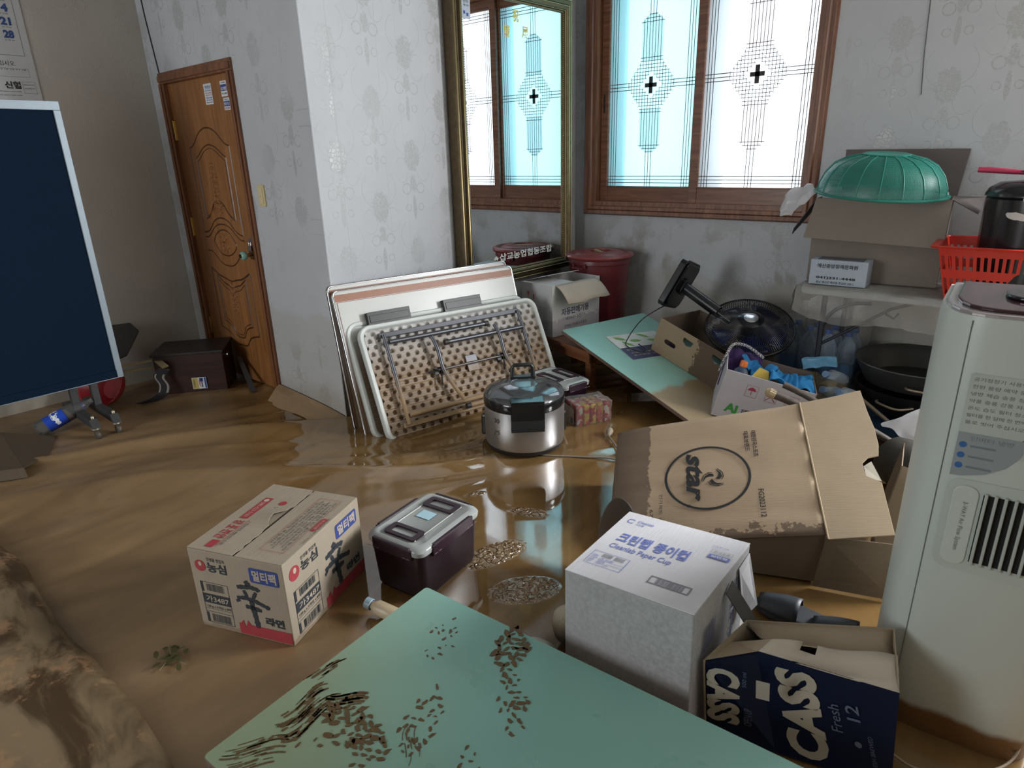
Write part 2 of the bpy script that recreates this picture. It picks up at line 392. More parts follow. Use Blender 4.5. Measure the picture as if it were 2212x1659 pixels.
# ---------------------------------------------------------------- window
WW = wood('window wood', (.13, .048, .024), (.27, .115, .062), .38, 4, 2); WWH = wood('window wood rail', (.13, .048, .024), (.27, .115, .062), .38, 4, 0)
win = bpy.data.objects.new('window_1', None); COL.objects.link(win); win.location = (-2.17, YW, 1.9); struct(win)
WM = Matrix.Translation((2.17, -YW, -1.9))
FW = frame((0, YW, 0), (1, 0, 0), (0, 0, 1), 0)      # normal -y, into the room
FWl = WM @ FW
b = MB(); molding(b, FWl, -2.955, 1.115, -1.385, 2.70, [(-.012, -.10), (-.012, .012), (.018, .016), (.024, .03), (.045, .034), (.055, .022), (.078, .028), (.09, .012), (.092, -.005)])
b.build('casing', WW, win, smooth=40)
def gp(name, trans, mixf):
    g = G(name); tr = g.n('ShaderNodeBsdfTransparent', Color=trans); tl = g.n('ShaderNodeBsdfTranslucent', Color=trans)
    a = g.n('ShaderNodeMixShader'); g.put(a.inputs[0], mixf); g.t.links.new(tr.outputs[0], a.inputs[1]); g.t.links.new(tl.outputs[0], a.inputs[2])
    gl = g.n('ShaderNodeBsdfGlossy', Roughness=.12); b2 = g.n('ShaderNodeMixShader'); g.put(b2.inputs[0], .04); g.t.links.new(a.outputs[0], b2.inputs[1]); g.t.links.new(gl.outputs[0], b2.inputs[2])
    g.t.links.new(b2.outputs[0], g.out.inputs[0]); return g.m
frost = gp('frosted glass', (.93, .95, .96), .35); cyan = gp('cyan outer glass', (.60, .84, .86), .1)
etched = gp('etched band', (.66, .57, .57), .1)
tracery = mat('tracery lines', (.16, .15, .15), .5, var=0)
def sash(x0, x1, yp, name):
    s = bpy.data.objects.new(name, None); COL.objects.link(s); s.parent = win
    F = WM @ frame((0, yp, 0), (1, 0, 0), (0, 0, 1), 0); z0, z1 = 1.233, 2.615; f0, f1 = x0-.062, x1+.062; zb, zt = 1.092, 2.69
    if name == 'sash': pass
    b = MB(); b.box((f0, zb, -.03), (x0, zt, .0), F); b.box((x1, zb, -.03), (f1, zt, 0), F); b.box((x0, zb, -.03), (x1, z0, -.004), F); b.box((x0, z1, -.03), (x1, zt, -.004), F)
    molding(b, F, x0, z0, x1, z1, [(-.006, -.02), (-.004, -.006), (0, -.002), (.004, .0015)])
    b.build('sash_frame', WWH, s, bevel=.002)
    b = MB(); b.box((x0-.004, z0-.004, -.018), (x1+.004, z1+.004, -.015), F); b.build('glass_pane', frost, s)
    b = MB(); W = .0052; L = lambda p, q, w=W: b.line(Matrix(F) @ T(0, 0, -.0135), p, q, w)
    for k in (.026, .046, .066): L((x0+k, z0), (x0+k, z1)); L((x1-k, z0), (x1-k, z1)); L((x0, z0+k*1.15), (x1, z0+k*1.15)); L((x0, z1-k*1.15), (x1, z1-k*1.15))
    cx, cz = (x0+x1)/2, 1.932; sp = .0225
    for dz in (-sp, 0, sp):
        L((x0, cz+dz), (cx-.165, cz+dz)); L((cx+.165, cz+dz), (x1, cz+dz))
    for i in range(-1, 2): L((cx+i*sp, z0), (cx+i*sp, cz-.45)); L((cx+i*sp, cz+.45), (cx+i*sp, z1))
    def halfw(dz):                                    # outline of the tracery figure
        a = abs(dz)
        if a < .16: return max(.082, .175-a*.75+.02)
        if a < .41: return .082
        return max(0, .082-(a-.41)*1.35)
    def hole(dx, dz): return abs(dx)+abs(dz) < .085
    step = .0075; rows = [k*sp for k in range(-20, 21)]
    for k in range(-8, 9):                            # verticals
        dx = k*sp; z = -.46; st = None
        while z < .462:
            ok = abs(dx) <= halfw(z)+1e-6 and not hole(dx, z)
            if ok and st is None: st = z
            if (not ok or z+step >= .462) and st is not None: L((cx+dx, cz+st), (cx+dx, cz+z), (.0042)); st = None
            z += step
    for dz in rows:
        if .19 < abs(dz) < .395: continue
        x = -.18; st = None
        while x < .182:
            ok = abs(x) <= halfw(dz)+.008 and not hole(x, dz)
            if ok and st is None: st = x
            if (not ok or x+step >= .182) and st is not None: L((cx+st, cz+dz), (cx+x, cz+dz), (.0042)); st = None
            x += step
    b.build('tracery', tracery, s)
    b = MB(); Ff = F @ T(0, 0, -.0142)
    b.poly([(cx-.082, cz-.41), (cx+.082, cz-.41), (cx+.082, cz-.16), (cx-.082, cz-.16)], Ff); b.poly([(cx-.082, cz+.16), (cx+.082, cz+.16), (cx+.082, cz+.41), (cx-.082, cz+.41)], Ff); b.poly([(cx-.082, cz-.41), (cx-.025, cz-.455), (cx+.025, cz-.455), (cx+.082, cz-.41)], Ff); b.poly([(cx-.082, cz+.41), (cx+.082, cz+.41), (cx+.025, cz+.455), (cx-.025, cz+.455)], Ff)
    b.build('etched_band', etched, s)
    b = MB(); Fc = F @ T(0, 0, -.013); b.rect(Fc, cx-.048, cz-.014, cx+.048, cz+.014); b.rect(Fc, cx-.015, cz-.055, cx+.015, cz+.055); b.build('cross_emblem', mat('cross dark '+name, (.03, .028, .03)), s)
    b = MB(); xx = x0-.034 if name == 'sash_left' else x1+.034
    b.prism([(xx+px*.009, 1.93+.065*pz-.10) for px, pz in ((-1, -1), (1, -1), (1, 1), (-1, 1))], -.001, .0015, F); b.build('finger_pull', mat('finger pull', (.03, .025, .022), .3), s, bevel=.002)
sash(-2.878, -2.19, YW+.052, 'sash_left'); sash(-2.112, -1.398, YW+.018, 'sash_right')
alu = mat('outer aluminium', (.12, .15, .19), .4)
b = MB(); F = WM @ frame((0, YW+.19, 0), (1, 0, 0), (0, 0, 1), 0)
for a in ((-2.98, 1.10, -2.83, 2.72), (-2.19, 1.10, -2.02, 2.72), (-1.42, 1.10, -1.36, 2.72), (-2.98, 1.10, -1.36, 1.15), (-2.98, 2.66, -1.36, 2.72)): b.box((a[0], a[1], -.04), (a[2], a[3], 0), F)
b.build('outer_frame', alu, win)
b = MB(); b.box((-2.84, 1.14, -.012), (-2.18, 2.67, -.009), F); b.build('outer_glass', cyan, win, label='blue-green tinted outer glass behind the left sash')

# ---------------------------------------------------------------- door
b = MB(); b.box((-4.9, YD+.14, -.05), (-3.7, YD+.18, 2.2)); struct(b.build('door_leak_blocker', plain))  # unseen panel added to keep outside light from leaking under the door
DW = wood('door wood', (.21, .085, .025), (.33, .145, .05), .33, 4, 2); DWF = wood('door frame wood', (.12, .045, .02), (.24, .10, .045), .35, 4, 2); DG = wood('door groove', (.05, .018, .006), (.09, .034, .012), .4, 4, 2)
door = bpy.data.objects.new('door_1', None); COL.objects.link(door); door.location = (-4.33, YD, 0); struct(door)
DM = T(4.33, -YD, 0) @ frame((0, YD, 0), (1, 0, 0), (0, 0, 1), 0)
b = MB(); b.box((-4.752, .03, -.055), (-3.905, 1.985, -.012), DM); slab = b.build('door_leaf', DW, door, bevel=.003)
b = MB()
for x0, x1, z0, z1 in ((-4.815, -4.752, 0, 1.985), (-3.905, -3.85, 0, 1.985), (-4.815, -3.85, 1.985, 2.052)):
    b.box((x0, z0, -.09), (x1, z1, .016), DM); b.box((lerp(x0, x1, .15) if x1-x0 < .2 else x0+.006, z0 if x1-x0 < .2 else z0+.012, .016), (lerp(x0, x1, .6) if x1-x0 < .2 else x1-.006, z1 if x1-x0 < .2 else z1-.02, .026), DM)
b.build('door_frame', DWF, door, bevel=.003)
def curve(pts, n=8):
    P = []; pts = [Vector((*p, 0)) for p in pts]
    for i in range(len(pts)-1):
        p0 = pts[max(i-1, 0)]; p1 = pts[i]; p2 = pts[i+1]; p3 = pts[min(i+2, len(pts)-1)]
        for k in range(n):
            t = k/n; P.append(.5*((2*p1)+(p2-p0)*t+(2*p0-5*p1+4*p2-p3)*t*t+(3*p1-p0-3*p2+p3)*t*t*t))
    P.append(pts[-1]); return P
cx = -4.325
def mir(pts): return pts + [(2*cx-x, z) for x, z in reversed(pts[:-1] if abs(pts[-1][0]-cx) < 1e-6 else pts)]
gr = []
arch = lambda hw, zs, zp: mir([(cx-hw, zs), (cx-hw*.78, zs+.02), (cx-hw*.45, lerp(zs, zp, .72)), (cx-hw*.2, zp-.006), (cx, zp)])
# upper panel: two nested arched frames
for hw, zs, zp, zb, w in ((.262, 1.585, 1.70, 1.04, .010), (.20, 1.52, 1.60, 1.135, .009), (.182, 1.50, 1.578, 1.15, .005)):
    gr.append((curve(arch(hw, zs, zp)), w)); gr.append(([Vector((cx-hw, zs, 0)), Vector((cx-hw, zb, 0))], w)); gr.append(([Vector((cx+hw, zs, 0)), Vector((cx+hw, zb, 0))], w))
    bot = mir([(cx-hw, zb), (cx-hw*.7, zb+.02), (cx-hw*.35, zb+.085), (cx, zb+.105)]); gr.append((curve(bot), w))
# waist: swelling curves round an oval rosette panel
gr.append((curve(mir([(cx-.262, 1.01), (cx-.2, 1.02), (cx-.1, 1.085), (cx, 1.105)])), .009))
gr.append((curve(mir([(cx-.262, .92), (cx-.19, .91), (cx-.09, .845), (cx, .83)])), .009))
ov = [(cx-.15, .985), (cx-.11, 1.03), (cx-.03, 1.065), (cx+.06, 1.06), (cx+.11, 1.02), (cx+.15, .975), (cx+.11, .93), (cx+.03, .90), (cx-.06, .905), (cx-.11, .94), (cx-.15, .985)]
gr.append((curve(ov), .009))
# lower panel
for hw, zt, zb, w in ((.262, .80, .375, .012), (.195, .755, .43, .010), (.175, .72, .45, .006)):
    gr.append(([Vector((cx-hw, zt, 0)), Vector((cx-hw, zb, 0))], w)); gr.append(([Vector((cx+hw, zt, 0)), Vector((cx+hw, zb, 0))], w))
    gr.append((curve(mir([(cx-hw, zt), (cx-hw*.6, zt-.045), (cx-hw*.3, zt-.06), (cx, zt-.075)])), w)); gr.append((curve(mir([(cx-hw, zb), (cx-hw*.55, zb-.03), (cx-hw*.3, zb-.09), (cx, zb-.10)])), w))
b = MB()
def strip(b, F, P, w, h0, h1):
    n = len(P)
    L = []; 
    for i, p in enumerate(P):
        d = (P[min(i+1, n-1)]-P[max(i-1, 0)]).normalized(); q = Vector((-d.y, d.x, 0))*w/2
        L.append([b.v((p.x-q.x, p.y-q.y, h0), F), b.v((p.x, p.y, h1), F), b.v((p.x+q.x, p.y+q.y, h0), F)])
    for A, B in zip(L, L[1:]): b.f([A[0], B[0], B[1], A[1]]); b.f([A[1], B[1], B[2], A[2]])
for P, w in gr: strip(b, DM, P, w, -.0118, -.0085)
b.build('panel_moulding', DG, slab, smooth=50).matrix_parent_inverse = Matrix.Identity(4)
b = MB()      # carved leaf sprays and rosette
def leafs(z, s, a0, n):
    for k in range(n):
        a = R(a0+360*k/n); P = curve([(cx+math.cos(a)*.008, z+math.sin(a)*.008), (cx+math.cos(a+.4)*s*.55, z+math.sin(a+.4)*s*.55), (cx+math.cos(a)*s, z+math.sin(a)*s), (cx+math.cos(a-.5)*s*.8, z+math.sin(a-.5)*s*.8)], 5)
        strip(b, DM, P, .009, -.0118, -.006)
leafs(.985, .062, 20, 8)
for z, s in ((1.46, .035), (1.42, .045), (1.37, .035), (1.33, .04), (1.28, .03), (1.24, .055), (1.20, .045), (.68, .04), (.64, .045), (.60, .035), (.56, .03), (.52, .025)): leafs(z, s, 60, 5)
strip(b, DM, [Vector((cx, 1.50, 0)), Vector((cx, 1.16, 0))], .006, -.0118, -.007); strip(b, DM, [Vector((cx, .70, 0)), Vector((cx, .48, 0))], .006, -.0118, -.007)
for s in (-1, 1): strip(b, DM, curve([(cx, 1.235), (cx+s*.05, 1.21), (cx+s*.10, 1.185), (cx+s*.145, 1.135)]), .01, -.0118, -.006)
b.build('carving', DW, slab, smooth=50)
brass = mat('brass', (.55, .38, .13), .3, 1); steel = mat('steel', (.5, .5, .52), .25, 1)
for z in (1.70, 1.07, .36):
    b = MB(); b.box((-4.757, z-.06, -.012), (-4.735, z+.06, -.008), DM); b.tube([(-4.757, -0, 0)]*0 or [(-4.757, z-.062, -.006), (-4.757, z+.062, -.006)], .007, 10, DM); b.build('hinge', brass, door, smooth=40)
b = MB(); b.lathe([(0, .012), (.030, .012), (.032, .006), (.028, -.012)], 28, DM @ T(-3.955, .935, .0)); b.lathe([(.009, 0), (.009, .035), (.013, .04), (.012, .047)], 20, DM @ T(-3.955, .935, 0)); kb = b.build('door_handle', mat('bronze', (.30, .18, .08), .3, 1), door, smooth=50)
b = MB(); b.lathe([(0, .040), (.012, .041), (.024, .05), (.0285, .064), (.024, .078), (.013, .084)], 28, DM @ T(-3.955, .935, 0)); b.build('knob', mat('jade knob', (.22, .42, .36), .15, var=.2), kb, smooth=60)
b = MB(); b.lathe([(0.013, .084), (.012, .089), (0, .090)], 20, DM @ T(-3.955, .935, 0)); b.build('knob_button', mat('knob button', (.05, .035, .02), .25, .8), kb, smooth=60)
b = MB(); b.box((-3.99, 1.00, -.012), (-3.91, 1.035, -.004), DM); b.tube([(-3.965, 1.01, -.004), (-3.965, 1.02, .016), (-3.945, 1.02, .016), (-3.945, 1.01, -.004)], .004, 8, DM); b.build('hasp', steel, door, smooth=40)
lk = MB(); lk.box((-3.975, .955, .004), (-3.937, .992, .018), DM); lk.tube([(-3.968, .99, .011), (-3.968, 1.012, .011), (-3.956, 1.022, .011), (-3.944, 1.012, .011), (-3.944, .99, .011)], .0035, 8, DM)
o = lk.build('padlock', steel, None, bevel=.002); o.matrix_world = T(-4.33, YD, 0); tag(o, 'small silver padlock hanging on the hasp above the jade door knob', 'padlock')
# stickers on the door
FD = frame((0, YD+.012, 0), (1, 0, 0), (0, 0, 1), .0006)
paper = mat('sticker paper', (.62, .66, .70), .5, var=.04); paper2 = mat('sticker paper pale', (.68, .70, .72), .5, var=.04)
def sticker(name, label, cat, x0, z0, x1, z1, rows, M=FD, pm=paper, group=None):
    t = thing(name, label, cat, M @ T((x0+x1)/2, (z0+z1)/2, 0), group); L = T(-(x0+x1)/2, -(z0+z1)/2, 0)
    b = MB(); b.box((x0, z0, -.0003), (x1, z1, 0), L); b.build('paper', pm, t)
    byc = {}
    for kind, col, a, *r in rows:
        bb = byc.setdefault(col.name, (MB(), col))[0]; F = L @ T(0, 0, a)
        if kind == 't': bb.text(F, r[0], *r[1:5], bold=.02 if len(r) < 6 else r[5])
        else: bb.rect(F, *r)
    for k, (bb, col) in byc.items(): bb.build('printing', col, t)
    return t
sticker('advert_sticker', 'tall white advert sticker with blue and pink lines on the wooden door', 'sticker', -4.262, 1.828, -4.165, 1.945, [
    ('t', BLUEI, .0004, '한신전자도어', -4.245, 1.915, -4.172, 1.935), ('t', BLACK, .0004, '각종 도어 전문시공', -4.25, 1.902, -4.172, 1.909), ('t', REDI, .0004, '번호키 샷시 방충망', -4.25, 1.888, -4.172, 1.896),
    ('t', REDI, .0004, '현관문 유리 수리', -4.25, 1.876, -4.172, 1.884), ('t', BLUEI, .0004, '주문 331-2090', -4.25, 1.861, -4.172, 1.870), ('t', BLUEI, .0004, '야간 335-0230', -4.25, 1.849, -4.172, 1.857), ('t', BLACK, .0004, '예산읍 산성리', -4.25, 1.836, -4.172, 1.843)])
sticker('advert_sticker', 'white sticker with a blue band, upper of the pair near the door edge', 'sticker', -4.052, 1.860, -3.977, 1.945, [
    ('r', BLUEI, .0003, -4.050, 1.890, -3.979, 1.925), ('t', WHITEI, .0006, '설고렌탈', -4.045, 1.894, -3.983, 1.913), ('t', BLACK, .0004, '야간 335-8873', -4.047, 1.870, -3.982, 1.882), ('t', BLACK, .0004, '· 신속배달 ·', -4.045, 1.932, -3.985, 1.939)], pm=paper2)
sticker('advert_sticker', 'smaller white sticker with a blue band, lower of the pair near the door edge', 'sticker', -4.040, 1.785, -3.968, 1.852, [
    ('r', BLUEI, .0003, -4.038, 1.806, -3.970, 1.834), ('t', WHITEI, .0006, '덕산가스', -4.034, 1.810, -3.974, 1.829), ('t', BLUEI, .0004, '예산', -4.030, 1.790, -4.015, 1.801), ('t', REDI, .0004, '335-8119', -4.010, 1.790, -3.973, 1.801), ('t', BLACK, .0004, '가정용 업소용', -4.03, 1.840, -3.98, 1.846)])
# light switch
sw = thing('light_switch', 'cream rocker light switch on the wall right of the wooden door', 'switch', frame((-3.733, YD, 1.298), (1, 0, 0), (0, 0, 1), 0))
b = MB(); b.prism(rrect(-.036, -.062, .036, .062, .008, 3), 0, .009); b.build('switch_plate', mat('cream plastic', (.62, .52, .28), .4), sw, bevel=.002)
b = MB(); b.box((-.019, -.045, .009), (.019, .045, .0125)); rk = b.build('rocker', mat('cream rocker', (.66, .56, .33), .35), sw, bevel=.002); b = MB(); b.box((-.001, -.006, .0125), (.001, .002, .0132)); b.build('indicator', mat('indicator', (.1, .03, .02)), rk)

# ---------------------------------------------------------------- mirror
MX = -3.070
MF = frame((MX, 3.66, 1.56), (0, 1, 0), (0, 0, 1), 0)          # right = +y, normal +x
mir_t = thing('wall_mirror', 'tall mirror in a dark gold moulded frame on the wall left of the window', 'mirror', MF)
gy0, gy1, gz0, gz1 = 3.163-3.66, 4.176-3.66, .722-1.56, 2.415-1.56
gold = G('old gold'); n = gold.noise(gold.map(gold.coord(), (1, 1, 1)), 30, 5); gold.set(Base_Color=gold.mix(n, (.060, .042, .024), (.16, .118, .066)), Metallic=.85, Roughness=.38); gold = gold.m
b = MB(); molding(b, I4, gy0, gz0, gy1, gz1, [(0, .0), (.002, .008), (.014, .010), (.018, .02), (.03, .034), (.04, .038), (.05, .032), (.056, .022), (.064, .026), (.078, .030), (.088, .022), (.094, .0), (.094, -.06)]); b.build('frame', gold, mir_t, smooth=35)
b = MB()
for d_, h_, r_ in ((.018, .020, .003), (.045, .036, .005), (.086, .024, .0045)):
    b.tube([(gy0-d_, gz0-d_, h_), (gy1+d_, gz0-d_, h_), (gy1+d_, gz1+d_, h_), (gy0-d_, gz1+d_, h_), (gy0-d_, gz0-d_, h_)], r_, 8)
b.build('gilt_ridges', mat('gilt', (.50, .39, .20), .28, .9), mir_t, smooth=60)
b = MB(); rn = 0
def bead(x, y): b.lathe([(0, .0155), (.004, .0145), (.0055, .010)], 6, T(x, y, 0))
k = gy0-.008
while k < gy1+.012: bead(k, gz0-.008); bead(k, gz1+.008); k += .0135
k = gz0
while k < gz1: bead(gy0-.008, k); bead(gy1+.008, k); k += .0135
b.build('beading', mat('bead gold', (.40, .33, .20), .35, .8), mir_t, smooth=60)
g = G('mirror silver'); g.set(Base_Color=(.86, .89, .90), Metallic=1.0); sm = g.noise(g.map(g.coord(), (1.5, .6, 1), (0, 0, R(35))), 3, 5, .65, .8); g.set(Roughness=g.ma('MULTIPLY', g.step(sm, .58, .75), .07)); 
b = MB(); b.box((gy0-.005, gz0-.005, -.004), (gy1+.005, gz1+.005, .001)); b.build('mirror_glass', g.m, mir_t)
b = MB(); b.box((gy0-.06, gz0-.06, -.06), (gy1+.06, gz1+.06, -.006)); b.build('backing_board', mat('backing', (.10, .07, .05)), mir_t)
L = T(-3.66, -1.56, .002)
b = MB(); b.text(L, '삽교농업협동조합', 3.435, .778, 4.045, .832, bold=.02)
for k in range(-2, 3):
    a = R(90+k*26); b.line(L, (3.40, .782), (3.40+.03*math.cos(a), .785+.034*math.sin(a)), .008)
b.build('donor_lettering', mat('lettering white', (.85, .88, .84), .5, var=0), mir_t)
b = MB(); b.text(L, '祝', 3.640, 2.305, 3.700, 2.380, bold=.02); b.text(L, '發', 3.545, 2.208, 3.607, 2.280, bold=.02); b.text(L, '展', 3.735, 2.215, 3.797, 2.288, bold=.02)
b.build('congratulation_lettering', mat('lettering yellow', (.75, .62, .10), .5, var=0), mir_t)
st = sticker('round_sticker', 'small pale sticker with blue dots in the upper left corner of the mirror glass', 'sticker', 3.165, 2.27, 3.24, 2.40, [('t', BLACK, .0004, '안전', 3.18, 2.355, 3.225, 2.37), ('t', BLACK, .0004, '주의', 3.18, 2.335, 3.225, 2.348), ('r', BLUEI, .0004, 3.178, 2.295, 3.195, 2.312), ('r', BLUEI, .0004, 3.205, 2.285, 3.222, 2.302)], M=MF @ L @ T(0, 0, .001), pm=mat('clear sticker', (.45, .50, .58), .3))
# ================================================================ things on the floor, centre and front
def box_thing(name, label, cat, pos, yaw, dims, m, part='box_body', rx=0, ry=0, group=None, bevel=.003):
    M = T(*pos) @ RZ(yaw) @ RX(rx) @ RY(ry); t = thing(name, label, cat, M, group)
    b = MB(); b.box((0, 0, 0), dims); o = b.build(part, m, t, bevel=bevel); return t, o
def faces(l, w, h):
    return (frame((0, 0, 0), (1, 0, 0), (0, 0, 1)), frame((0, w, 0), (0, -1, 0), (0, 0, 1)), frame((0, 0, h), (1, 0, 0), (0, 1, 0)), frame((l, 0, 0), (0, 1, 0), (0, 0, 1)))

# ---- noodle carton
l, w, h = .444, .37, .31
KR = card('noodle carton kraft', (.34, .285, .215), wet=[(2, 1, .02, .06)], wetcol=(.25, .19, .13))
t = thing('noodle_carton', 'brown noodle carton with red and blue printing, left of the purple tub', 'box', T(-1.671, .811, .0) @ RZ(112))
b = MB(); b.box((0, 0, 0), (l, w, h-.003)); body = b.build('carton_body', KR, t, bevel=.003)
ft = MB(); ft.box((.004, w*.485, h-.0029), (l-.004, w*.515, h-.0024)); ft.build('flap_gap_shade', mat('flap gap shade', (.03, .022, .016)), t)  # dark strip painting in the shade between the two top flaps
ft = MB(); ft.box((.002, .0, h-.003), (l-.002, w*.49, h)); ft.build('top_flap', KR, t, bevel=.001)
ft = MB()   # the other flap has a torn, lifted lip
n = 22
for i in range(n):
    for j in range(8):
        def P(i, j):
            x = lerp(.002, l-.002, i/n); y = lerp(w-.001, w*.505, j/8); e = max(0, 1-abs(x-.235)/.07)*max(0, (j-3)/5)
            if j == 8: y += .004*math.sin(x*130)+.002*math.sin(x*400)
            return (x, y + e*.028, h + .0005 + e*.014)
        ft.poly([P(i, j), P(i, j+1), P(i+1, j+1), P(i+1, j)])
ft.build('top_flap', KR, t, solid=.002)
F, L_, TP, _ = faces(l, w, h+.0008)
RB = mat('carton red', (.34, .035, .045), .7, vs=30); BB = mat('carton blue', (.03, .055, .22), .7, vs=30); KB = mat('carton black', (.022, .028, .035), .75, vs=30); KT = mat('carton kraft light', (.44, .37, .29), .8, vs=30)
def noodle(Fr, W, H, tag_):
    r = MB(); r.disc(Fr, W*.115, H*.80, W*.058, 1.0); r.poly([(W*.43, H*.02), (W*.99, H*.02), (W*.99, H*.165), (W*.56, H*.155), (W*.535, H*.21), (W*.50, H*.11), (W*.485, H*.20), (W*.45, H*.155), (W*.43, H*.155)], Fr)
    k = MB(); k.text(Fr, '농심', W*.19, H*.74, W*.40, H*.86, bold=.03); k.text(Fr, '인생을 맛있게', W*.20, H*.875, W*.39, H*.92, bold=.01)
    # brush-written character, stroke by stroke
    S = lambda P, ww: strip_flat(k, Fr, [(W*(.455+.36*x), H*(.10+.62*y)) for x, y in P], ww*W)
    S([(.36, 1.0), (.42, .93), (.44, .90)], .052); S([(.08, .84), (.22, .86), (.5, .885), (.68, .87), (.72, .83)], .042)
    S([(.26, .80), (.30, .74), (.34, .67)], .035); S([(.62, .80), (.56, .73), (.50, .66)], .035); S([(.02, .62), (.25, .645), (.55, .62), (.80, .56), (.96, .52)], .040)
    S([(.02, .59), (.06, .54)], .045); S([(.24, .47), (.45, .47), (.70, .44)], .046); S([(.44, .62), (.47, .40), (.50, .2), (.52, .06)], .052)
    k.text(Fr, '라면', W*.735, H*.20, W*.93, H*.31, bold=.05)
    k.outline(Fr, W*.075, H*.075, W*.375, H*.60, .0016); k.rect(Fr, W*.075, H*.33, W*.375, H*.45); k.rect(Fr, W*.075, H*.47, W*.10, H*.60); k.rect(Fr, W*.075, H*.075, W*.10, H*.20)
    k.barcode(Fr, W*.135, H*.49, W*.33, H*.58, 3); k.barcode(Fr, W*.135, H*.09, W*.34, H*.19, 5); k.text(Fr, '120 g x 5개입 x 8팩', W*.10, H*.265, W*.36, H*.305, bold=.01); k.rect(Fr, W*.075, H*.215, W*.375, H*.219); k.rect(Fr, W*.075, H*.255, W*.375, H*.258)
    bl = MB(); bl.prism(rrect(W*.645, H*.72, W*.945, H*.90, W*.02, 3), 0, .0001, Fr)
    lt = MB(); F2 = Fr @ T(0, 0, .0006); lt.text(F2, '멀티팩', W*.675, H*.745, W*.92, H*.875, bold=.03); lt.text(F2, '가3487', W*.11, H*.35, W*.36, H*.43, bold=.01); lt.disc(F2, W*.12, H*.825, W*.018, 1.3)
    r.build('red_printing', RB, t); k.build('black_printing', KB, t); bl.build('blue_patch', BB, t); lt.build('reversed_lettering', KT, t)
def strip_flat(b, Fr, P, w):
    P = [Vector(p) for p in P]; n = len(P); L = []
    P2 = []
    for a, c in zip(P, P[1:]):
        for q in range(4): P2.append(a.lerp(c, q/4))
    P2.append(P[-1]); P = P2; n = len(P)
    for i, p in enumerate(P):
        d = (P[min(i+1, n-1)]-P[max(i-1, 0)]).normalized(); q = Vector((-d.y, d.x))*w/2*(1+.18*math.sin(i*2.3)+.1*math.sin(i*5.1))*(.75 if i in (0, n-1) else 1)
        L.append((b.v((p.x-q.x, p.y-q.y, 0), Fr), b.v((p.x+q.x, p.y+q.y, 0), Fr)))
    for A, B in zip(L, L[1:]): b.f([A[0], B[0], B[1], A[1]])
noodle(F, l, h, 'F'); noodle(L_, w, h, 'L')
r = MB(); k = MB()
# top: warning box on the near flap, service lines on the far flap; writing runs towards the camera's left
r.outline(TP, .055, .035, .395, .125, .0014); r.prism(rrect(.195, .012, .275, .032, .008, 3), 0, .0001, TP)
for i in range(6): k.text(TP, ('면과 스프를 함께 넣고 끓여 드시면 됩니다', '직사광선을 피하고 서늘한 곳에 보관하십시오', '개봉 후에는 빠른 시간 안에 드십시오', '충격에 부서지기 쉬우니 던지지 마십시오', '파손시 구입처에서 교환하여 드립니다', '무거우니 조심하여 주십시오')[i], .07+.012*(i % 3), .043+.0135*i, .38-.014*(i % 2), .052+.0135*i, bold=.005, rot=2)
k.text(TP, '농심', .255, .225, .295, .25, bold=.03, rot=2); r.disc(TP, .325, .237, .014); r.rect(TP, .20, .292, .345, .325); r.rect(TP, .02, .285, .06, .315)
for i in range(4): r.text(TP, ('안', '전', '포', '장')[i], .07+i*.03, .285, .095+i*.03, .325, bold=.02, rot=2)
r.rect(TP, .03, .277, .20, .279); k.text(TP, '고객상담팀 080-023-5181', .04, .262, .19, .273, rot=2); k.text(TP, '2024.11.08 까지 K2E4', .12, .006, .28, .0125, rot=0)
r.build('red_printing', RB, t); k.build('black_printing', KB, t)
lt = MB(); F2 = TP @ T(0, 0, .0006); lt.text(F2, '주의사항', .205, .016, .265, .028, rot=2); lt.text(F2, '080-023-5181', .21, .301, .31, .317, rot=2); lt.disc(F2, .326, .309, .010); lt.build('reversed_lettering', KT, t)

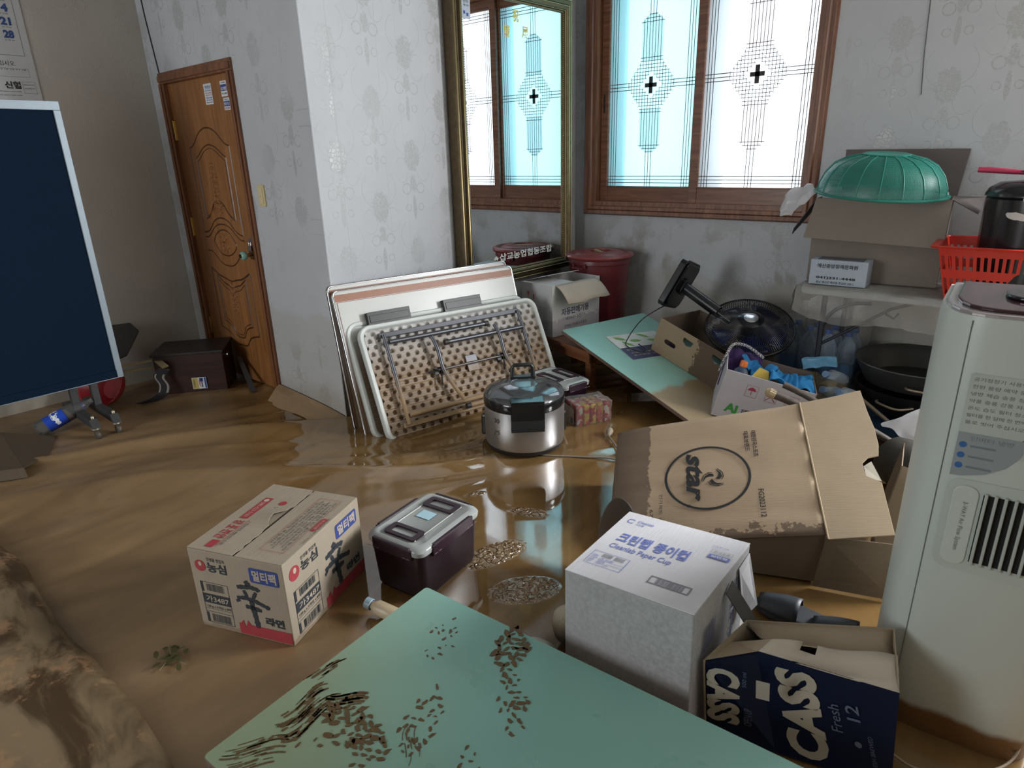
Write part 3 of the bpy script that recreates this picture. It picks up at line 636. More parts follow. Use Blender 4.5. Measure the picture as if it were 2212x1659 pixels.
# ---- purple tub with clear locking lid
PUR = mat('purple plastic', (.015, .006, .013), .28, var=.1); PUR2 = mat('purple clip', (.024, .009, .018), .3, var=.1)
LID = glassy('milky clear lid', (.50, .53, .52), .62, .22, (.85, .86, .85))
def tub(pos, yaw, dims, label, note=True, sc=1):
    l, w, h = dims; t = thing('storage_tub', label, 'tub', T(*pos) @ RZ(yaw))
    b = MB(); hb = h-.035; O = rrect(0, 0, l, w, .035, 5); I = rrect(.012, .012, l-.012, w-.012, .03, 5); I2 = rrect(.02, .02, l-.02, w-.02, .03, 5)
    A = [b.v((x*.93+l*.035, y*.93+w*.035, .015)) for x, y in O]; A0 = [b.v((x*.88+l*.06, y*.88+w*.06, 0)) for x, y in O]; B = [b.v((x, y, hb)) for x, y in O]; C = [b.v((x, y, hb)) for x, y in I]; D = [b.v((x*.93+l*.035, y*.93+w*.035, .02)) for x, y in I2]; n = len(O)
    for P, Q in ((A0, A), (A, B), (B, C), (C, D)):
        for i in range(n): b.f([P[i], P[(i+1) % n], Q[(i+1) % n], Q[i]])
    b.f(A0[::-1]); b.f(D); b.build('tub_body', PUR, t, smooth=40)
    b = MB(); rings = []
    for o_, z in ((.006, hb-.012), (.008, hb+.004), (.004, hb+.012), (-.008, hb+.018), (-.018, hb+.020), (-.022, hb+.017)):
        rings.append([b.v((x, y, z)) for x, y in rrect(-o_, -o_, l+o_, w+o_, .035, 5)])
    for P, Q in zip(rings, rings[1:]):
        for i in range(n): b.f([P[i], P[(i+1) % n], Q[(i+1) % n], Q[i]])
    b.f(rings[-1]); lid = b.build('lid', LID, t, smooth=40)
    b = MB(); zt = hb+.0178; b.box((l*.02+.03, w*.22, zt), (l-.035, w*.225, zt+.004)); b.box((.035, w*.78, zt), (l-.035, w*.785, zt+.004)); b.build('lid_rib', mat('lid rib', (.5, .52, .5), .3), lid)
    for x in (.19, .81):      # recessed grips at both ends of the lid
        cx = l*x; s = 1 if x > .5 else -1
        b = MB(); P = rrect(cx-.034, w*.22, cx+.034, w*.80, .012, 3); Q = rrect(cx-.018, w*.30, cx+.018, w*.72, .008, 3)
        a = [b.v((p[0], p[1], zt)) for p in P]; c = [b.v((p[0], p[1], zt+.007)) for p in P]; d = [b.v((p[0]*1, p[1], zt+.007)) for p in Q]; e = [b.v((p[0], p[1], zt+.001)) for p in Q]; m = len(P)
        for U, V in ((a, c), (c, d), (d, e)):
            for i in range(m): b.f([U[i], U[(i+1) % m], V[(i+1) % m], V[i]])
        b.build('grip', PUR2, lid, smooth=40)
    for (x0, y0, x1, y1) in ((l*.16, -.012, l*.84, .0), (l*.16, w, l*.84, w+.012), (-.012, w*.14, 0, w*.86), (l, w*.14, l+.012, w*.86)):
        b = MB(); b.box((x0, y0, hb-.030), (x1, y1, hb+.012)); b.box((x0+(.0 if y1-y0 > .02 else .01), y0+(.01 if y1-y0 > .02 else 0), hb+.010), (x1-(0 if y1-y0 > .02 else .01), y1, hb+.016)); cl = b.build('locking_clip', PUR2, t, bevel=.002)
        g_ = MB(); hor = x1-x0 > y1-y0; q = 0
        while q < 1.0:
            for dz in ((-.024, -.0225),):
                if q < .2 or q > .75:
                    if hor: g_.box((lerp(x0, x1, q)+.008, y0-.0006 if y0 < 0 else y1, hb+dz[0]), (lerp(x0, x1, q)+.022, y0 if y0 < 0 else y1+.0006, hb+dz[1]))
                    else: g_.box((x0-.0006 if x0 < 0 else x1, lerp(y0, y1, q)+.008, hb+dz[0]), (x0 if x0 < 0 else x1+.0006, lerp(y0, y1, q)+.022, hb+dz[1]))
            q += .1
        g_.build('clip_slots', mat('clip slot', (.25, .22, .24)), cl)
    if note:
        b = MB(); b.box((l*.50, w*.42, zt+.0012), (l*.50+.05, w*.42+.062, zt+.0022)); nt = b.build('note', mat('blue note', (.40, .62, .72), .6), t, label='pale blue paper note')
    return t
tub((-1.49, 1.212, .0), 97.7, (.344, .249, .24), 'dark purple tub with clear locking lid and a blue note, right of the noodle carton')
tub((-2.084, 2.857, .0), 77.8, (.204, .335, .235), 'dark purple tub with clear lid half hidden behind the rice cooker', note=False)

# ---- big rice cooker
cx, cy = -2.068, 2.475
CM = T(cx, cy, 0) @ RZ(44)                  # local -y faces the camera side
t = thing('rice_cooker', 'large steel rice cooker with black lid standing in the mud', 'rice cooker', CM)
bs = G('brushed steel'); bn = bs.noise(bs.map(bs.coord(), (.6, .6, 60)), 5, 3); bs.set(Base_Color=bs.mix(bs.noise(bs.coord(), 5, 4), (.40, .40, .41), (.56, .56, .57)), Metallic=.9, Roughness=.33, Anisotropic=.5); bs.bump(bn, .05, .001); bs = bs.m
blk = mat('gloss black plastic', (.010, .011, .012), .12, var=.1); blk2 = mat('satin black plastic', (.014, .014, .015), .35, var=.1)
r0 = .213
b = MB(); b.lathe([(0, .022), (r0*.93, .022), (r0*.975, .035), (r0, .06), (r0*1.0, .258), (r0*.99, .265)], 72); b.build('steel_body', bs, t, smooth=35)
b = MB(); b.lathe([(0, .004), (.15, .004), (.17, .002), (.185, .012), (r0*.95, .02), (r0*.985, .038), (r0*.99, .042)], 64); b.build('base_ring', blk2, t, smooth=35)
b = MB(); b.lathe([(r0*1.0, .252), (r0*1.012, .258), (r0*1.015, .292), (r0*1.0, .301), (r0*.99, .301)], 72); b.build('collar', blk, t, smooth=35)
b = MB(); b.lathe([(r0*.995, .300), (r0*1.0, .306), (r0*.96, .320), (r0*.80, .336), (r0*.55, .348), (.075, .354), (.072, .351), (0, .351)], 72); ld = b.build('lid', mat('smoked steel lid', (.16, .17, .18), .10, .7, var=.1), t, smooth=40)
b = MB(); b.lathe([(0, .3525), (.066, .3525), (.070, .356), (.074, .354)], 48); b.build('steam_cap', mat('lid disc', (.10, .13, .14), .08), ld, smooth=40)
b = MB(); b.lathe([(0, .012), (.018, .010), (.022, 0)], 24, T(.135, -.03, .337) @ RY(20)); b.build('steam_vent', blk2, ld, smooth=40)
b = MB(); b.tube([(-.055, .08, .340), (-.055, .08, .412), (-.044, .08, .427), (.044, .08, .427), (.055, .08, .412), (.055, .08, .340)], .011, 12); b.box((-.066, .061, .340), (.066, .099, .366)); b.build('carry_handle', blk2, ld, smooth=50)
b = MB(); b.box((-.085, -r0-.030, .235), (.085, -r0+.03, .325)); b.prism([(-.085, -r0-.030), (.085, -r0-.030), (.085, -r0+.07), (-.085, -r0+.07)], .325, .334); lt_ = b.build('latch', blk, t, bevel=.006)
b = MB(); b.box((-.085, -r0-.026, .182), (.085, -r0+.02, .235)); b.build('drip_cup', glassy('smoky clear', (.04, .045, .045), .55, .08, (.5, .5, .5)), lt_, bevel=.004)
b = MB(); b.box((-.085, -r0-.028, .172), (.085, -r0+.02, .184)); b.build('drip_tray', blk2, lt_, bevel=.003)
for s in (-1, 1):
    b = MB(); M = RZ(s*112); b.box((-.04, -r0-.026, .045), (.04, -r0+.01, .165), M); b.build('side_handle', blk2, t, bevel=.012)
def on_cyl(a, z): return RZ(a) @ frame((0, -r0-.0004, z), (1, 0, 0), (0, 0, 1))
b = MB(); b.text(on_cyl(-46, .205), '30', -.017, -.013, .017, .013, bold=.01); Fp = on_cyl(-46, .135)
strip_flat(b, Fp, [(-.02, -.012), (-.008, .008), (.008, .012), (.016, .002), (.006, -.006)], .004); strip_flat(b, Fp, [(-.012, .018), (-.004, .008)], .003); strip_flat(b, Fp, [(.006, .014), (.018, .022)], .003); b.build('printing', mat('cooker print', (.06, .06, .065), .5), t)
cab = MB(); P = curve([(-1.90, 2.40), (-1.84, 2.43), (-1.70, 2.52), (-1.60, 2.58), (-1.47, 2.60)]); P2 = curve([(-1.47, 2.63), (-1.58, 2.66), (-1.66, 2.73), (-1.735, 2.79)])
cab.tube([(p.x, p.y, .012) for p in P], .005, 8); cab.tube([(p.x, p.y, .014+.01*i/len(P2)) for i, p in enumerate(P2)], .005, 8)
cb = cab.build('power_cord', mat('grey cord', (.22, .19, .16), .5), t, smooth=60); cb.matrix_parent_inverse = CM.inverted()
b = MB(); M = T(-1.735, 2.79, .025) @ RZ(115) @ RY(80); b.lathe([(0, -.005), (.009, 0), (.012, .02), (.018, .03), (.02, .05), (.015, .062), (0, .064)], 18, M); b.tube([(.008, 0, .06), (.008, 0, .085)], .0024, 8, M); b.tube([(-.008, 0, .06), (-.008, 0, .085)], .0024, 8, M)
pl = b.build('plug', mat('plug plastic', (.33, .27, .20), .5), cb, smooth=50)

# ---- wrapped pack of noodle packets beside the cooker
t = thing('noodle_multipack', 'shrink-wrapped pack of red and yellow noodle packets between cooker and wooden table', 'pack', T(-1.945, 2.785, 0) @ RZ(62))
cols = [('red', (.50, .03, .04)), ('yellow', (.62, .42, .03)), ('red', (.45, .03, .05)), ('yellow', (.58, .40, .05)), ('red', (.50, .04, .04))]
for i, (cn, cc) in enumerate(cols):
    b = MB(); n = 8
    for u in range(n+1): pass
    x0 = .006+i*.043
    pm_ = G('packet '+str(i)); nn = pm_.noise(pm_.coord(), 22+i*3, 4); pm_.set(Base_Color=pm_.mix(pm_.step(nn, .50, .53), cc, ((.66, .62, .56), (.55, .05, .05), (.7, .5, .08), (.6, .08, .06), (.65, .6, .5))[i]), Roughness=.25); pm_.bump(pm_.noise(pm_.coord(), 30, 3), .5, .006)
    M = T(x0, 0, .006); V = []
    P8 = [(0, .008, 0), (.041, .008, 0), (.041, .150, 0), (0, .150, 0), (0, .008, .135), (.041, .008, .135), (.041, .150, .135), (0, .150, .135)]
    b.hexa(P8, M); b.build('noodle_packet', pm_.m, t, bevel=.009, smooth=60)
b = MB(); bm = b.bm; bmesh.ops.create_grid(bm, x_segments=1, y_segments=1, size=.001); b.bm.clear()
N = 14
def wrapP(u, v):
    x = -.006 + .232*u; z = .003+.155*v
    return x, z
G3 = MB()
def crumple(p, s, a, seed=0): 
    q = Vector(p)*s+Vector((seed, 0, 0)); return Vector(p)+Vector((noise.noise(q), noise.noise(q+Vector((9, 3, 1))), noise.noise(q+Vector((2, 7, 5)))))*a
import itertools
def crumpled_box(b, a, c, n, s, amp, M=None, seed=0, open_bottom=False):
    x0, y0, z0 = a; x1, y1, z1 = c
    fs = [((x0,y0,z0),(x1,y0,z0),(x1,y0,z1),(x0,y0,z1)), ((x1,y0,z0),(x1,y1,z0),(x1,y1,z1),(x1,y0,z1)), ((x1,y1,z0),(x0,y1,z0),(x0,y1,z1),(x1,y1,z1)), ((x0,y1,z0),(x0,y0,z0),(x0,y0,z1),(x0,y1,z1)), ((x0,y0,z1),(x1,y0,z1),(x1,y1,z1),(x0,y1,z1))]
    if not open_bottom: fs.append(((x0,y1,z0),(x1,y1,z0),(x1,y0,z0),(x0,y0,z0)))
    C = {}
    def vv(p):
        k = tuple(round(q, 5) for q in p)
        if k not in C: C[k] = b.v(crumple(p, s, amp, seed), M)
        return C[k]
    for A, B_, C_, D_ in fs:
        A, B_, C_, D_ = map(Vector, (A, B_, C_, D_))
        P = lambda u, v: (A.lerp(B_, u)).lerp(D_.lerp(C_, u), v)
        for i in range(n):
            for j in range(n): b.f([vv(P(i/n, j/n)), vv(P((i+1)/n, j/n)), vv(P((i+1)/n, (j+1)/n)), vv(P(i/n, (j+1)/n))])
CLEAR = glassy('clear film', (.8, .8, .8), .05, .08, (.96, .96, .96))
b = MB(); crumpled_box(b, (-.003, .0, -.0), (.226, .160, .152), 12, 28, .006); b.build('film_wrap', CLEAR, t, smooth=60)
b = MB(); Fp = frame((-.0035, .15, .01), (0, -1, 0), (0, 0, 1), .004); b.rect(Fp, 0, 0, .13, .115); b.build('info_panel', mat('info panel', (.60, .57, .50), .3), t)
b = MB(); Fp = Fp @ T(0, 0, .001)
for i in range(7): b.text(Fp, ('맛있는 라면', '원재료명 소맥분', '팜유 변성전분', '정제소금 스프', '내용량 120g', '열량 500kcal', '제조원 농심')[i], .01, .100-i*.014, .075, .109-i*.014)
b.barcode(Fp, .09, .02, .12, .06, 4); b.build('printing', BLACK, t)

# ---- paper cup carton
l, w, h = .384, .380, .42
CW = card('white carton board', (.66, .66, .70)); CG = G('grey speckled board'); nn = CG.noise(CG.coord(), 60, 5, .7); n2 = CG.noise(CG.coord(), 6, 5)  # body board is mottled grey with a fine speckle
CG.set(Base_Color=CG.mix(n2, CG.mix(CG.step(nn, .35, .7), (.27, .27, .28), (.42, .42, .43)), (.44, .44, .45)), Roughness=.8); CG.bump(nn, .3, .003); CG = CG.m
t = thing('paper_cup_carton', 'tall grey paper cup carton with blue lettering on its white top', 'box', T(-.520, 1.262, .0) @ RZ(93.7))
b = MB(); Tc = [(-.002, .008, h-.002), (l+.012, -.002, h-.012), (l+.004, w, h-.03), (-.002, w, h-.022)]
b.hexa([(0, 0, 0), (l, 0, 0), (l, w, 0), (0, w, 0)] + Tc); b.build('carton_body', CG, t, bevel=.004)
FT = frame(Vector(Tc[0]), Vector(Tc[1])-Vector(Tc[0]), Vector(Tc[3])-Vector(Tc[0]), .003)
b = MB(); b.sheet([Vector(p)+Vector((0, 0, .0035)) for p in Tc], .003); b.build('top_flap', CW, t, bevel=.001)
# writing on the top: right = -y ... towards the air purifier, up = +x (away)
U = frame(Vector(Tc[3])+Vector((0, 0, .0035)), Vector(Tc[0])-Vector(Tc[3]), Vector(Tc[2])-Vector(Tc[3]), .0012)
VB = mat('violet blue print', (.16, .20, .52), .7, vs=30); VG = mat('grey print', (.22, .22, .26), .7)
b = MB(); b.text(U, '크린랩 종이컵', .045, .205, .262, .262, bold=.03); b.text(U, 'Cleanlab Paper Cup', .045, .160, .235, .192, bold=.01)
b.ring(U, .036, .335, .010, .013, 40, 320); b.text(U, 'Cleanlab', .055, .336, .108, .349, bold=.01); b.text(U, '크린랩', .055, .320, .082, .330, bold=.01)
b.text(U, '친환경 인증', .300, .322, .345, .330); b.prism(rrect(.305, .262, .365, .282, .003, 3), 0, .0001, U)
b.outline(U, .022, .062, .135, .132, .0014); b.text(U, 'ITEM', .028, .103, .045, .112); b.text(U, 'COLOR', .028, .092, .048, .100); b.text(U, 'SIZE', .028, .080, .044, .088); b.text(U, "Q'TY", .028, .068, .042, .077)
b.text(U, 'CPC-W1000', .056, .093, .098, .103); b.text(U, 'WHITE', .056, .081, .078, .089); b.text(U, '1000 Cups', .056, .069, .094, .077); b.rect(U, .052, .0905, .134, .0915); b.rect(U, .052, .079, .134, .080); b.build('blue_printing', VB, t)
b = MB(); b.barcode(U, .055, .108, .085, .127, 6); b.barcode(U, .092, .108, .122, .127, 8); b.outline(U, .215, .062, .330, .098, .004); b.barcode(U, .235, .067, .312, .093, 9); b.outline(U, .305, .288, .365, .308, .001); b.text(U, '위생용품', .312, .292, .358, .304); b.build('grey_printing', VG, t)
b = MB(); b.text(U @ T(0, 0, .0006), '일반형', .312, .266, .358, .278, bold=.02); b.build('reversed_lettering', mat('pale lettering', (.66, .66, .70)), t)
R_ = frame((0, 0, 0), (1, 0, 0), (0, 0, 1), .002); b = MB(); b.text(R_, '크린랩 종이컵', .27, .16, .30, .36, bold=.03, rot=3); b.text(R_, 'Cleanlab Paper Cup', .255, .18, .265, .33, rot=3); b.barcode(R_, .06, .26, .14, .33, 3); b.build('side_printing', mat('dark violet print', (.07, .08, .18)), t)
b = MB(); b.sheet([(.20, -.004, .36), (.245, -.004, .375), (.24, -.13, .22), (.20, -.16, .16)], .003); b.build('torn_flap', card('dark torn card', (.09, .085, .08)), t)
b = MB(); b.sheet([(.30, -.003, .38), (.385, -.004, .385), (.39, -.04, .22), (.33, -.02, .20)], .003); b.build('torn_flap', CW, t)

# ---- green low tables
GT = G('mint tabletop'); c = GT.coord(); n1 = GT.noise(c, 1.8, 3); n2 = GT.noise(c, 240, 2)
def green_mat(name, base0, base1, xf=None, mudlow=None, blotch=False):
    g = G(name); c = g.coord(); ax = g.xyz(c); col = g.mix(g.noise(c, 2.2, 3), base0, base1)
    col = g.mix(g.ma('MULTIPLY', g.noise(c, 190, 2), .22), col, tuple(q*.6 for q in base0)); k = None
    if mudlow is not None:
        v = g.ma('ADD', ax[0], g.ma('MULTIPLY', g.ma('SUBTRACT', g.noise(c, 5, 5, .6), .5), .22)); k = g.step(v, mudlow-.03, mudlow+.03)
        col = g.mix(k, col, (.30, .225, .13)); 
    if blotch:      # thin dried silt toward the near left corner
        v = g.ma('ADD', g.ma('ADD', ax[0], ax[1]), g.ma('MULTIPLY', g.noise(c, 3, 4), .5)); kk = g.ma('MULTIPLY', g.step(v, 1.2, .45), .8); col = g.mix(kk, col, (.27, .30, .17))
    g.set(Base_Color=col, Roughness=g.ma('ADD', .22, g.ma('MULTIPLY', g.noise(c, 6, 3), .15)) if k is None else g.ma('ADD', .24, g.ma('MULTIPLY', k, .25))); return g.m
EDGE = mat('worn table edge', (.16, .10, .08), .5, var=.3, vs=20); LEGM = mat('table underside', (.05, .03, .02), .6)
def low_table(label, M, L, W, m, th=.022, leg=.19, foot=True):
    t = thing('low_table', label, 'table', M)
    b = MB(); P = rrect(0, 0, L, W, .012, 4); b.prism(rrect(.0015, .0015, L-.0015, W-.0015, .011, 4), -.0018, 0); b.build('table_top', m, t)
    b = MB(); b.prism(P, -th, -.0012); b.build('edge_band', EDGE, t, bevel=.002)
    b = MB(); b.prism(rrect(.0, .0, L, W, .012, 4), -.0010, -.0002); 
    for x in (.06, L-.06):
        for y in (.06, W-.06):
            if foot: q = MB(); q.tube([(x, y, -th), (x, y, -th-leg+.01)], .016, 12); q.build('leg', LEGM, t, smooth=50)
            else: q = MB(); q.tube([(x, y, -th-.012), (x+(.24 if x < L/2 else -.24), y, -th-.012)], .011, 12); q.build('folded_leg', LEGM, t, smooth=50)
    b.bm.free(); return t
# front table: origin at its far left corner seen from the camera, x to the right, y towards the camera
A = Vector((-1.357, 1.118, .2)); ux = Vector((-.262, 1.203, .2))-A; ux.normalize()
FG = Matrix.Translation(A) @ Matrix(((ux.x, ux.y, 0, 0), (ux.y, -ux.x, 0, 0), (0, 0, -1, 0), (0, 0, 0, 1)))
# keep it right-handed: x along the far edge, y back into the room, measured from the near left corner
NL = A - Vector((-ux.y, ux.x, 0))*.752; FG = Matrix.Translation(NL) @ RZ(math.degrees(math.atan2(ux.y, ux.x)))
tbl = low_table('mint green low table lying in the foreground, covered with muddy boot prints', FG, 1.42, .752, green_mat('mint tabletop', (.205, .43, .37), (.26, .49, .44), blotch=True))
# boot prints: lugs of dried mud standing on the top
MUDM = mat('dried mud', (.115, .070, .028), .55, var=.25, vs=60)
def lug(b, F, x, y, a, s, rn, h=.0012):
    n = 9; P = []
    for i in range(n):
        t_ = 2*math.pi*i/n; rr = s*(1+.35*rn.uniform(-1, 1)); P.append((x+rr*1.5*math.cos(t_)*math.cos(a)-rr*.75*math.sin(t_)*math.sin(a), y+rr*1.5*math.cos(t_)*math.sin(a)+rr*.75*math.sin(t_)*math.cos(a)))
    b.prism(P, 0, h, F)
def bootprint(x, y, ang, L, W, dens, seed, size=.0055, h=.0011, fill=1.0):
    rn = random.Random(seed); b = MB(); F = T(x, y, .0004) @ RZ(ang)
    nu = int(L/.0175); nv = int(W/.0185)
    for i in range(nu):
        for j in range(nv):
            u = (i+.5)/nu*2-1; v = (j+.5+(.5 if i % 2 else 0))/nv*2-1; ww = 1-.25*abs(u)
            if u*u+(v/ww)**2 > 1.05 or rn.random() > dens: continue
            lug(b, F, u*L/2+rn.uniform(-.003, .003), v*W/2+rn.uniform(-.003, .003), rn.choice((.4, -.5, 1.3))+rn.uniform(-.3, .3), size*rn.uniform(.6, 1.35)*fill, rn, h)
    return b.build('mud_print', MUDM, tbl)
def smear(x, y, ang, L, W, n, seed, wd=.003):
    rn = random.Random(seed); b = MB(); F = T(x, y, .0008) @ RZ(ang)
    for i in range(n):
        v = rn.uniform(-1, 1); u0 = rn.uniform(-1, .4); u1 = u0+rn.uniform(.2, .7); P = []
        for k in range(7):
            u = lerp(u0, u1, k/6); P.append((u*L/2, v*W/2*(1-.3*u*u)+.25*W*math.sin(u*2.2)))
        strip_flat(b, F, P, wd*rn.uniform(.5, 2.0))
    return b.build('mud_smear', MUDM, tbl)
bootprint(.20, .60, -72, .20, .10, .5, 11, .0042, .0005); bootprint(.385, .68, -63, .21, .10, .95, 12, .0088, .0014); bootprint(.345, .37, -68, .22, .10, .65, 13, .0052, .0007)
bootprint(.50, .53, -50, .20, .085, .75, 14, .0058, .0008); bootprint(.235, .25, -5, .24, .115, .9, 15, .0080, .0012); bootprint(.52, .34, -40, .10, .07, .5, 16, .004, .0007); bootprint(.33, .17, -10, .12, .10, .5, 17, .0045)
smear(.09, .225, 60, .16, .12, 60, 21, .0032); smear(.15, .30, 25, .12, .05, 26, 22, .005); smear(.09, .07, 30, .18, .09, 34, 23, .0026); smear(.02, .33, 70, .14, .04, 16, 24, .003); smear(.38, .30, -62, .12, .05, 14, 25, .002)
bootprint(.14, .14, 20, .16, .08, .5, 18, .005)

# ---- mud-smeared vinyl sheet in the left foreground
VS = G('muddy vinyl'); P = VS.pos(); n1 = VS.noise(VS.map(P, (1.2, 2.6, 1), (0, 0, R(18))), 2.2, 5, .6, .7); n2 = VS.noise(P, 22, 6, .7); n3 = VS.noise(P, 5, 4)
col = VS.mix(VS.step(n1, .40, .60), (.065, .038, .016), (.215, .155, .088)); col = VS.mix(VS.ma('MULTIPLY', VS.step(VS.ma('ADD', VS.ma('MULTIPLY', n2, .5), VS.ma('MULTIPLY', n3, .5)), .52, .60), .7), col, (.33, .19, .10))
VS.set(Base_Color=col, Roughness=.35); VS.bump(n2, .25, .004)
b = MB(); N, Mv = 60, 26; V = {}
for i in range(N+1):
    for j in range(Mv+1):
        x = lerp(-3.35, -1.15, i/N); y0 = .362+.010*math.sin(x*6)+.012*noise.noise(Vector((x*4, 0, 0))); y = lerp(y0, -.9, (j/Mv)**1.3)
        z = .055+.012*noise.noise(Vector((x*2.5, y*3, 2)))+.03*max(0, noise.noise(Vector((x*1.2, y*4, 8)))) - .035*max(0, 1-(y0-y)/.05)
        V[i, j] = b.v((x, y, max(.012, z)))
for i in range(N):
    for j in range(Mv): b.f([V[i, j], V[i, j+1], V[i+1, j+1], V[i+1, j]])
tag(b.build('vinyl_sheet', VS.m, None, smooth=180, solid=.006), 'mud-smeared peeled vinyl flooring sheet in the near left corner', 'flooring sheet')

# ---- sprig, bottle and bits beside the green table
t = thing('leafy_sprig', 'small muddy green sprig lying alone on the wet floor in front of the noodle carton', 'plant debris', T(-1.93, .53, .004))
LF = mat('leaf', (.055, .052, .014), .6, var=.4, vs=30)
b = MB(); b.tube([(-.06, .02, .006), (0, 0, .008), (.07, .015, .006)], .0018, 6); b.tube([(0, 0, .008), (.03, -.05, .006)], .0014, 6); b.tube([(-.02, .005, .008), (-.01, .05, .01)], .0014, 6); b.build('stem', mat('stem', (.16, .15, .06)), t)
rn = random.Random(5)
for i in range(16):
    b = MB(); a = rn.uniform(0, 6.28); q = rn.uniform(.01, .075); M = T(math.cos(a)*q, math.sin(a)*q*.7, .006+rn.uniform(0, .008)) @ RZ(rn.uniform(0, 360)) @ RY(rn.uniform(-20, 20))
    b.sheet([(-.016, 0, 0), (-.006, -.008, .002), (.008, -.007, .001), (.018, 0, .0), (.008, .007, .001), (-.006, .008, .002)], .0006, M); b.build('leaf', LF, t)
t = thing('small_bottle', 'pale small bottle with a blue cap poking out by the corner of the green table', 'bottle', T(-1.545, 1.10, .028) @ RZ(-20) @ RY(90))
b = MB(); b.lathe([(0, 0), (.024, .002), (.026, .01), (.026, .085), (.018, .10), (.014, .105), (.014, .118)], 24, T(0, 0, -.01)); b.build('bottle_body', mat('cream bottle', (.50, .40, .27), .4), t, smooth=40)
b = MB(); b.lathe([(0, .135), (.019, .134), (.020, .112), (.017, .11)], 24, T(0, 0, -.01)); o = b.build('cap', mat('pale blue cap', (.30, .42, .50), .35), t, smooth=40)
t.matrix_world = T(-1.50, 1.095, .028) @ RZ(195) @ RY(82)
b = MB(); 
for k in range(3): b.poly([])if False else None
M = T(-1.035, 1.29, .0)
P0 = [(.075*math.cos(a), .05*math.sin(a)) for a in [math.pi*i/10 for i in range(21)]]
b.lathe([(.001, .035), (.03, .034), (.06, .02), (.075, .004), (.077, .0)], 24, M, sy=.62); b.tube([(-1.10, 1.28, .012), (-1.06, 1.26, .035), (-1.0, 1.27, .03), (-.96, 1.30, .01)], .004, 8)
tag(b.build('plastic_ladle', mat('shell plastic', (.52, .46, .36), .35, var=.25, vs=20), None, smooth=50), 'pale plastic scoop lying in the mud against the edge of the green table', 'scoop')
b = MB(); M = T(-.985, 1.375, .075) @ RX(8); b.lathe([(0, -.07), (.03, -.065), (.048, -.03), (.052, .01), (.045, .045), (.025, .065), (0, .07)], 28, M)
g = G('bristle'); cc = g.coord(); nn = g.noise(g.map(cc, (40, 40, 3)), 4, 3); zz = g.xyz(cc)[2]; g.set(Base_Color=g.mix(g.step(zz, .05, .11), (.06, .045, .03), (.48, .42, .32)), Roughness=.9); g.bump(nn, .9, .006)
tag(b.build('scrub_brush', g.m, None, smooth=60), 'rounded muddy bristle brush head beside the paper cup carton', 'brush')

# ---- big flattened ball carton with round logo
D0 = Vector((-1.156, 1.869, .05)); ex = Vector((.89588, .39347, .20635)); ey = Vector((-.44346, .82036, .36104)); en = ex.cross(ey)
SM = Matrix(((ex.x, ey.x, en.x, D0.x), (ex.y, ey.y, en.y, D0.y), (ex.z, ey.z, en.z, D0.z), (0, 0, 0, 1)))
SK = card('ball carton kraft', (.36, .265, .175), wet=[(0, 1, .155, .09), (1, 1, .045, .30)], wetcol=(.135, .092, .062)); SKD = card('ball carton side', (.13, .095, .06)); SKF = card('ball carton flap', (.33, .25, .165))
t = thing('ball_carton', 'large brown carton lying tilted with a black round star logo and wet dark edges', 'box', SM)
inv = SM.inverted()
def fl(p, z=.012): w = SM @ Vector(p); return tuple(inv @ Vector((w.x, w.y, z)))
b = MB(); nx, ny = 34, 26; V = {}
def topz(x, y): return .0045*noise.noise(Vector((x*2.2, y*22, 1)))*(1.4-x) - .012*max(0, 1-x/.1)**2 + .004*noise.noise(Vector((x*5, y*5, 4)))
for i in range(nx+1):
    for j in range(ny+1):
        x = .78*i/nx; y = lerp(.0, lerp(.615, .682, i/nx), j/ny); V[i, j] = b.v((x, y, topz(x, y)))
for i in range(nx):
    for j in range(ny): b.f([V[i, j], V[i+1, j], V[i+1, j+1], V[i, j+1]])
b.build('top_panel', SK, t, smooth=60, solid=.004)
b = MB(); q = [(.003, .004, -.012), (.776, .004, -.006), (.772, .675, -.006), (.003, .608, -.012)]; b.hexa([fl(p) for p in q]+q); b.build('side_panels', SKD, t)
b = MB(); rn = random.Random(3)
edge = [(.783, -.02), (.987, -.009), (.996, .221), (.980, .236), (.953, .257), (.950, .285), (.952, .321), (.975, .345), (1.012, .352), (1.024, .41), (1.028, .50), (1.022, .60), (1.021, .725), (1.0, .722), (.9, .70), (.783, .682)]
b.sheet([(x, y, .004-.02*(x-.78)) for x, y in edge], .005); b.build('end_flap', SKF, t, bevel=.001)
b = MB(); b.tube([(.781, y*.705-.02, .005+.002*math.sin(y*30)) for y in [i/16 for i in range(17)]], .0035, 6); b.build('fold_crease', SKF, t)
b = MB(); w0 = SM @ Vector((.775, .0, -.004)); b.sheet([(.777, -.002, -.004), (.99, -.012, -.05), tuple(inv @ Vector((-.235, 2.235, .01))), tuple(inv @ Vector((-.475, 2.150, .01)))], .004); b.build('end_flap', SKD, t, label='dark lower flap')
b = MB(); b.sheet([(.955, .262, -.016), (.955, .318, -.016), (.985, .335, -.012), (1.0, .238, -.016)], .002); b.build('torn_paper', mat('torn white paper', (.60, .55, .47), .8), t, label='pale torn paper layer')
b = MB(); F = T(0, 0, .007); b.ring(F, .387, .303, .158, .168, seg=96)
b.text(F, 'star', .305, .198, .372, .437, bold=.035, rot=3, shear=.12); b.text(F, 'R', .310, .155, .318, .163, rot=3); b.ring(F, .314, .159, .006, .0072)
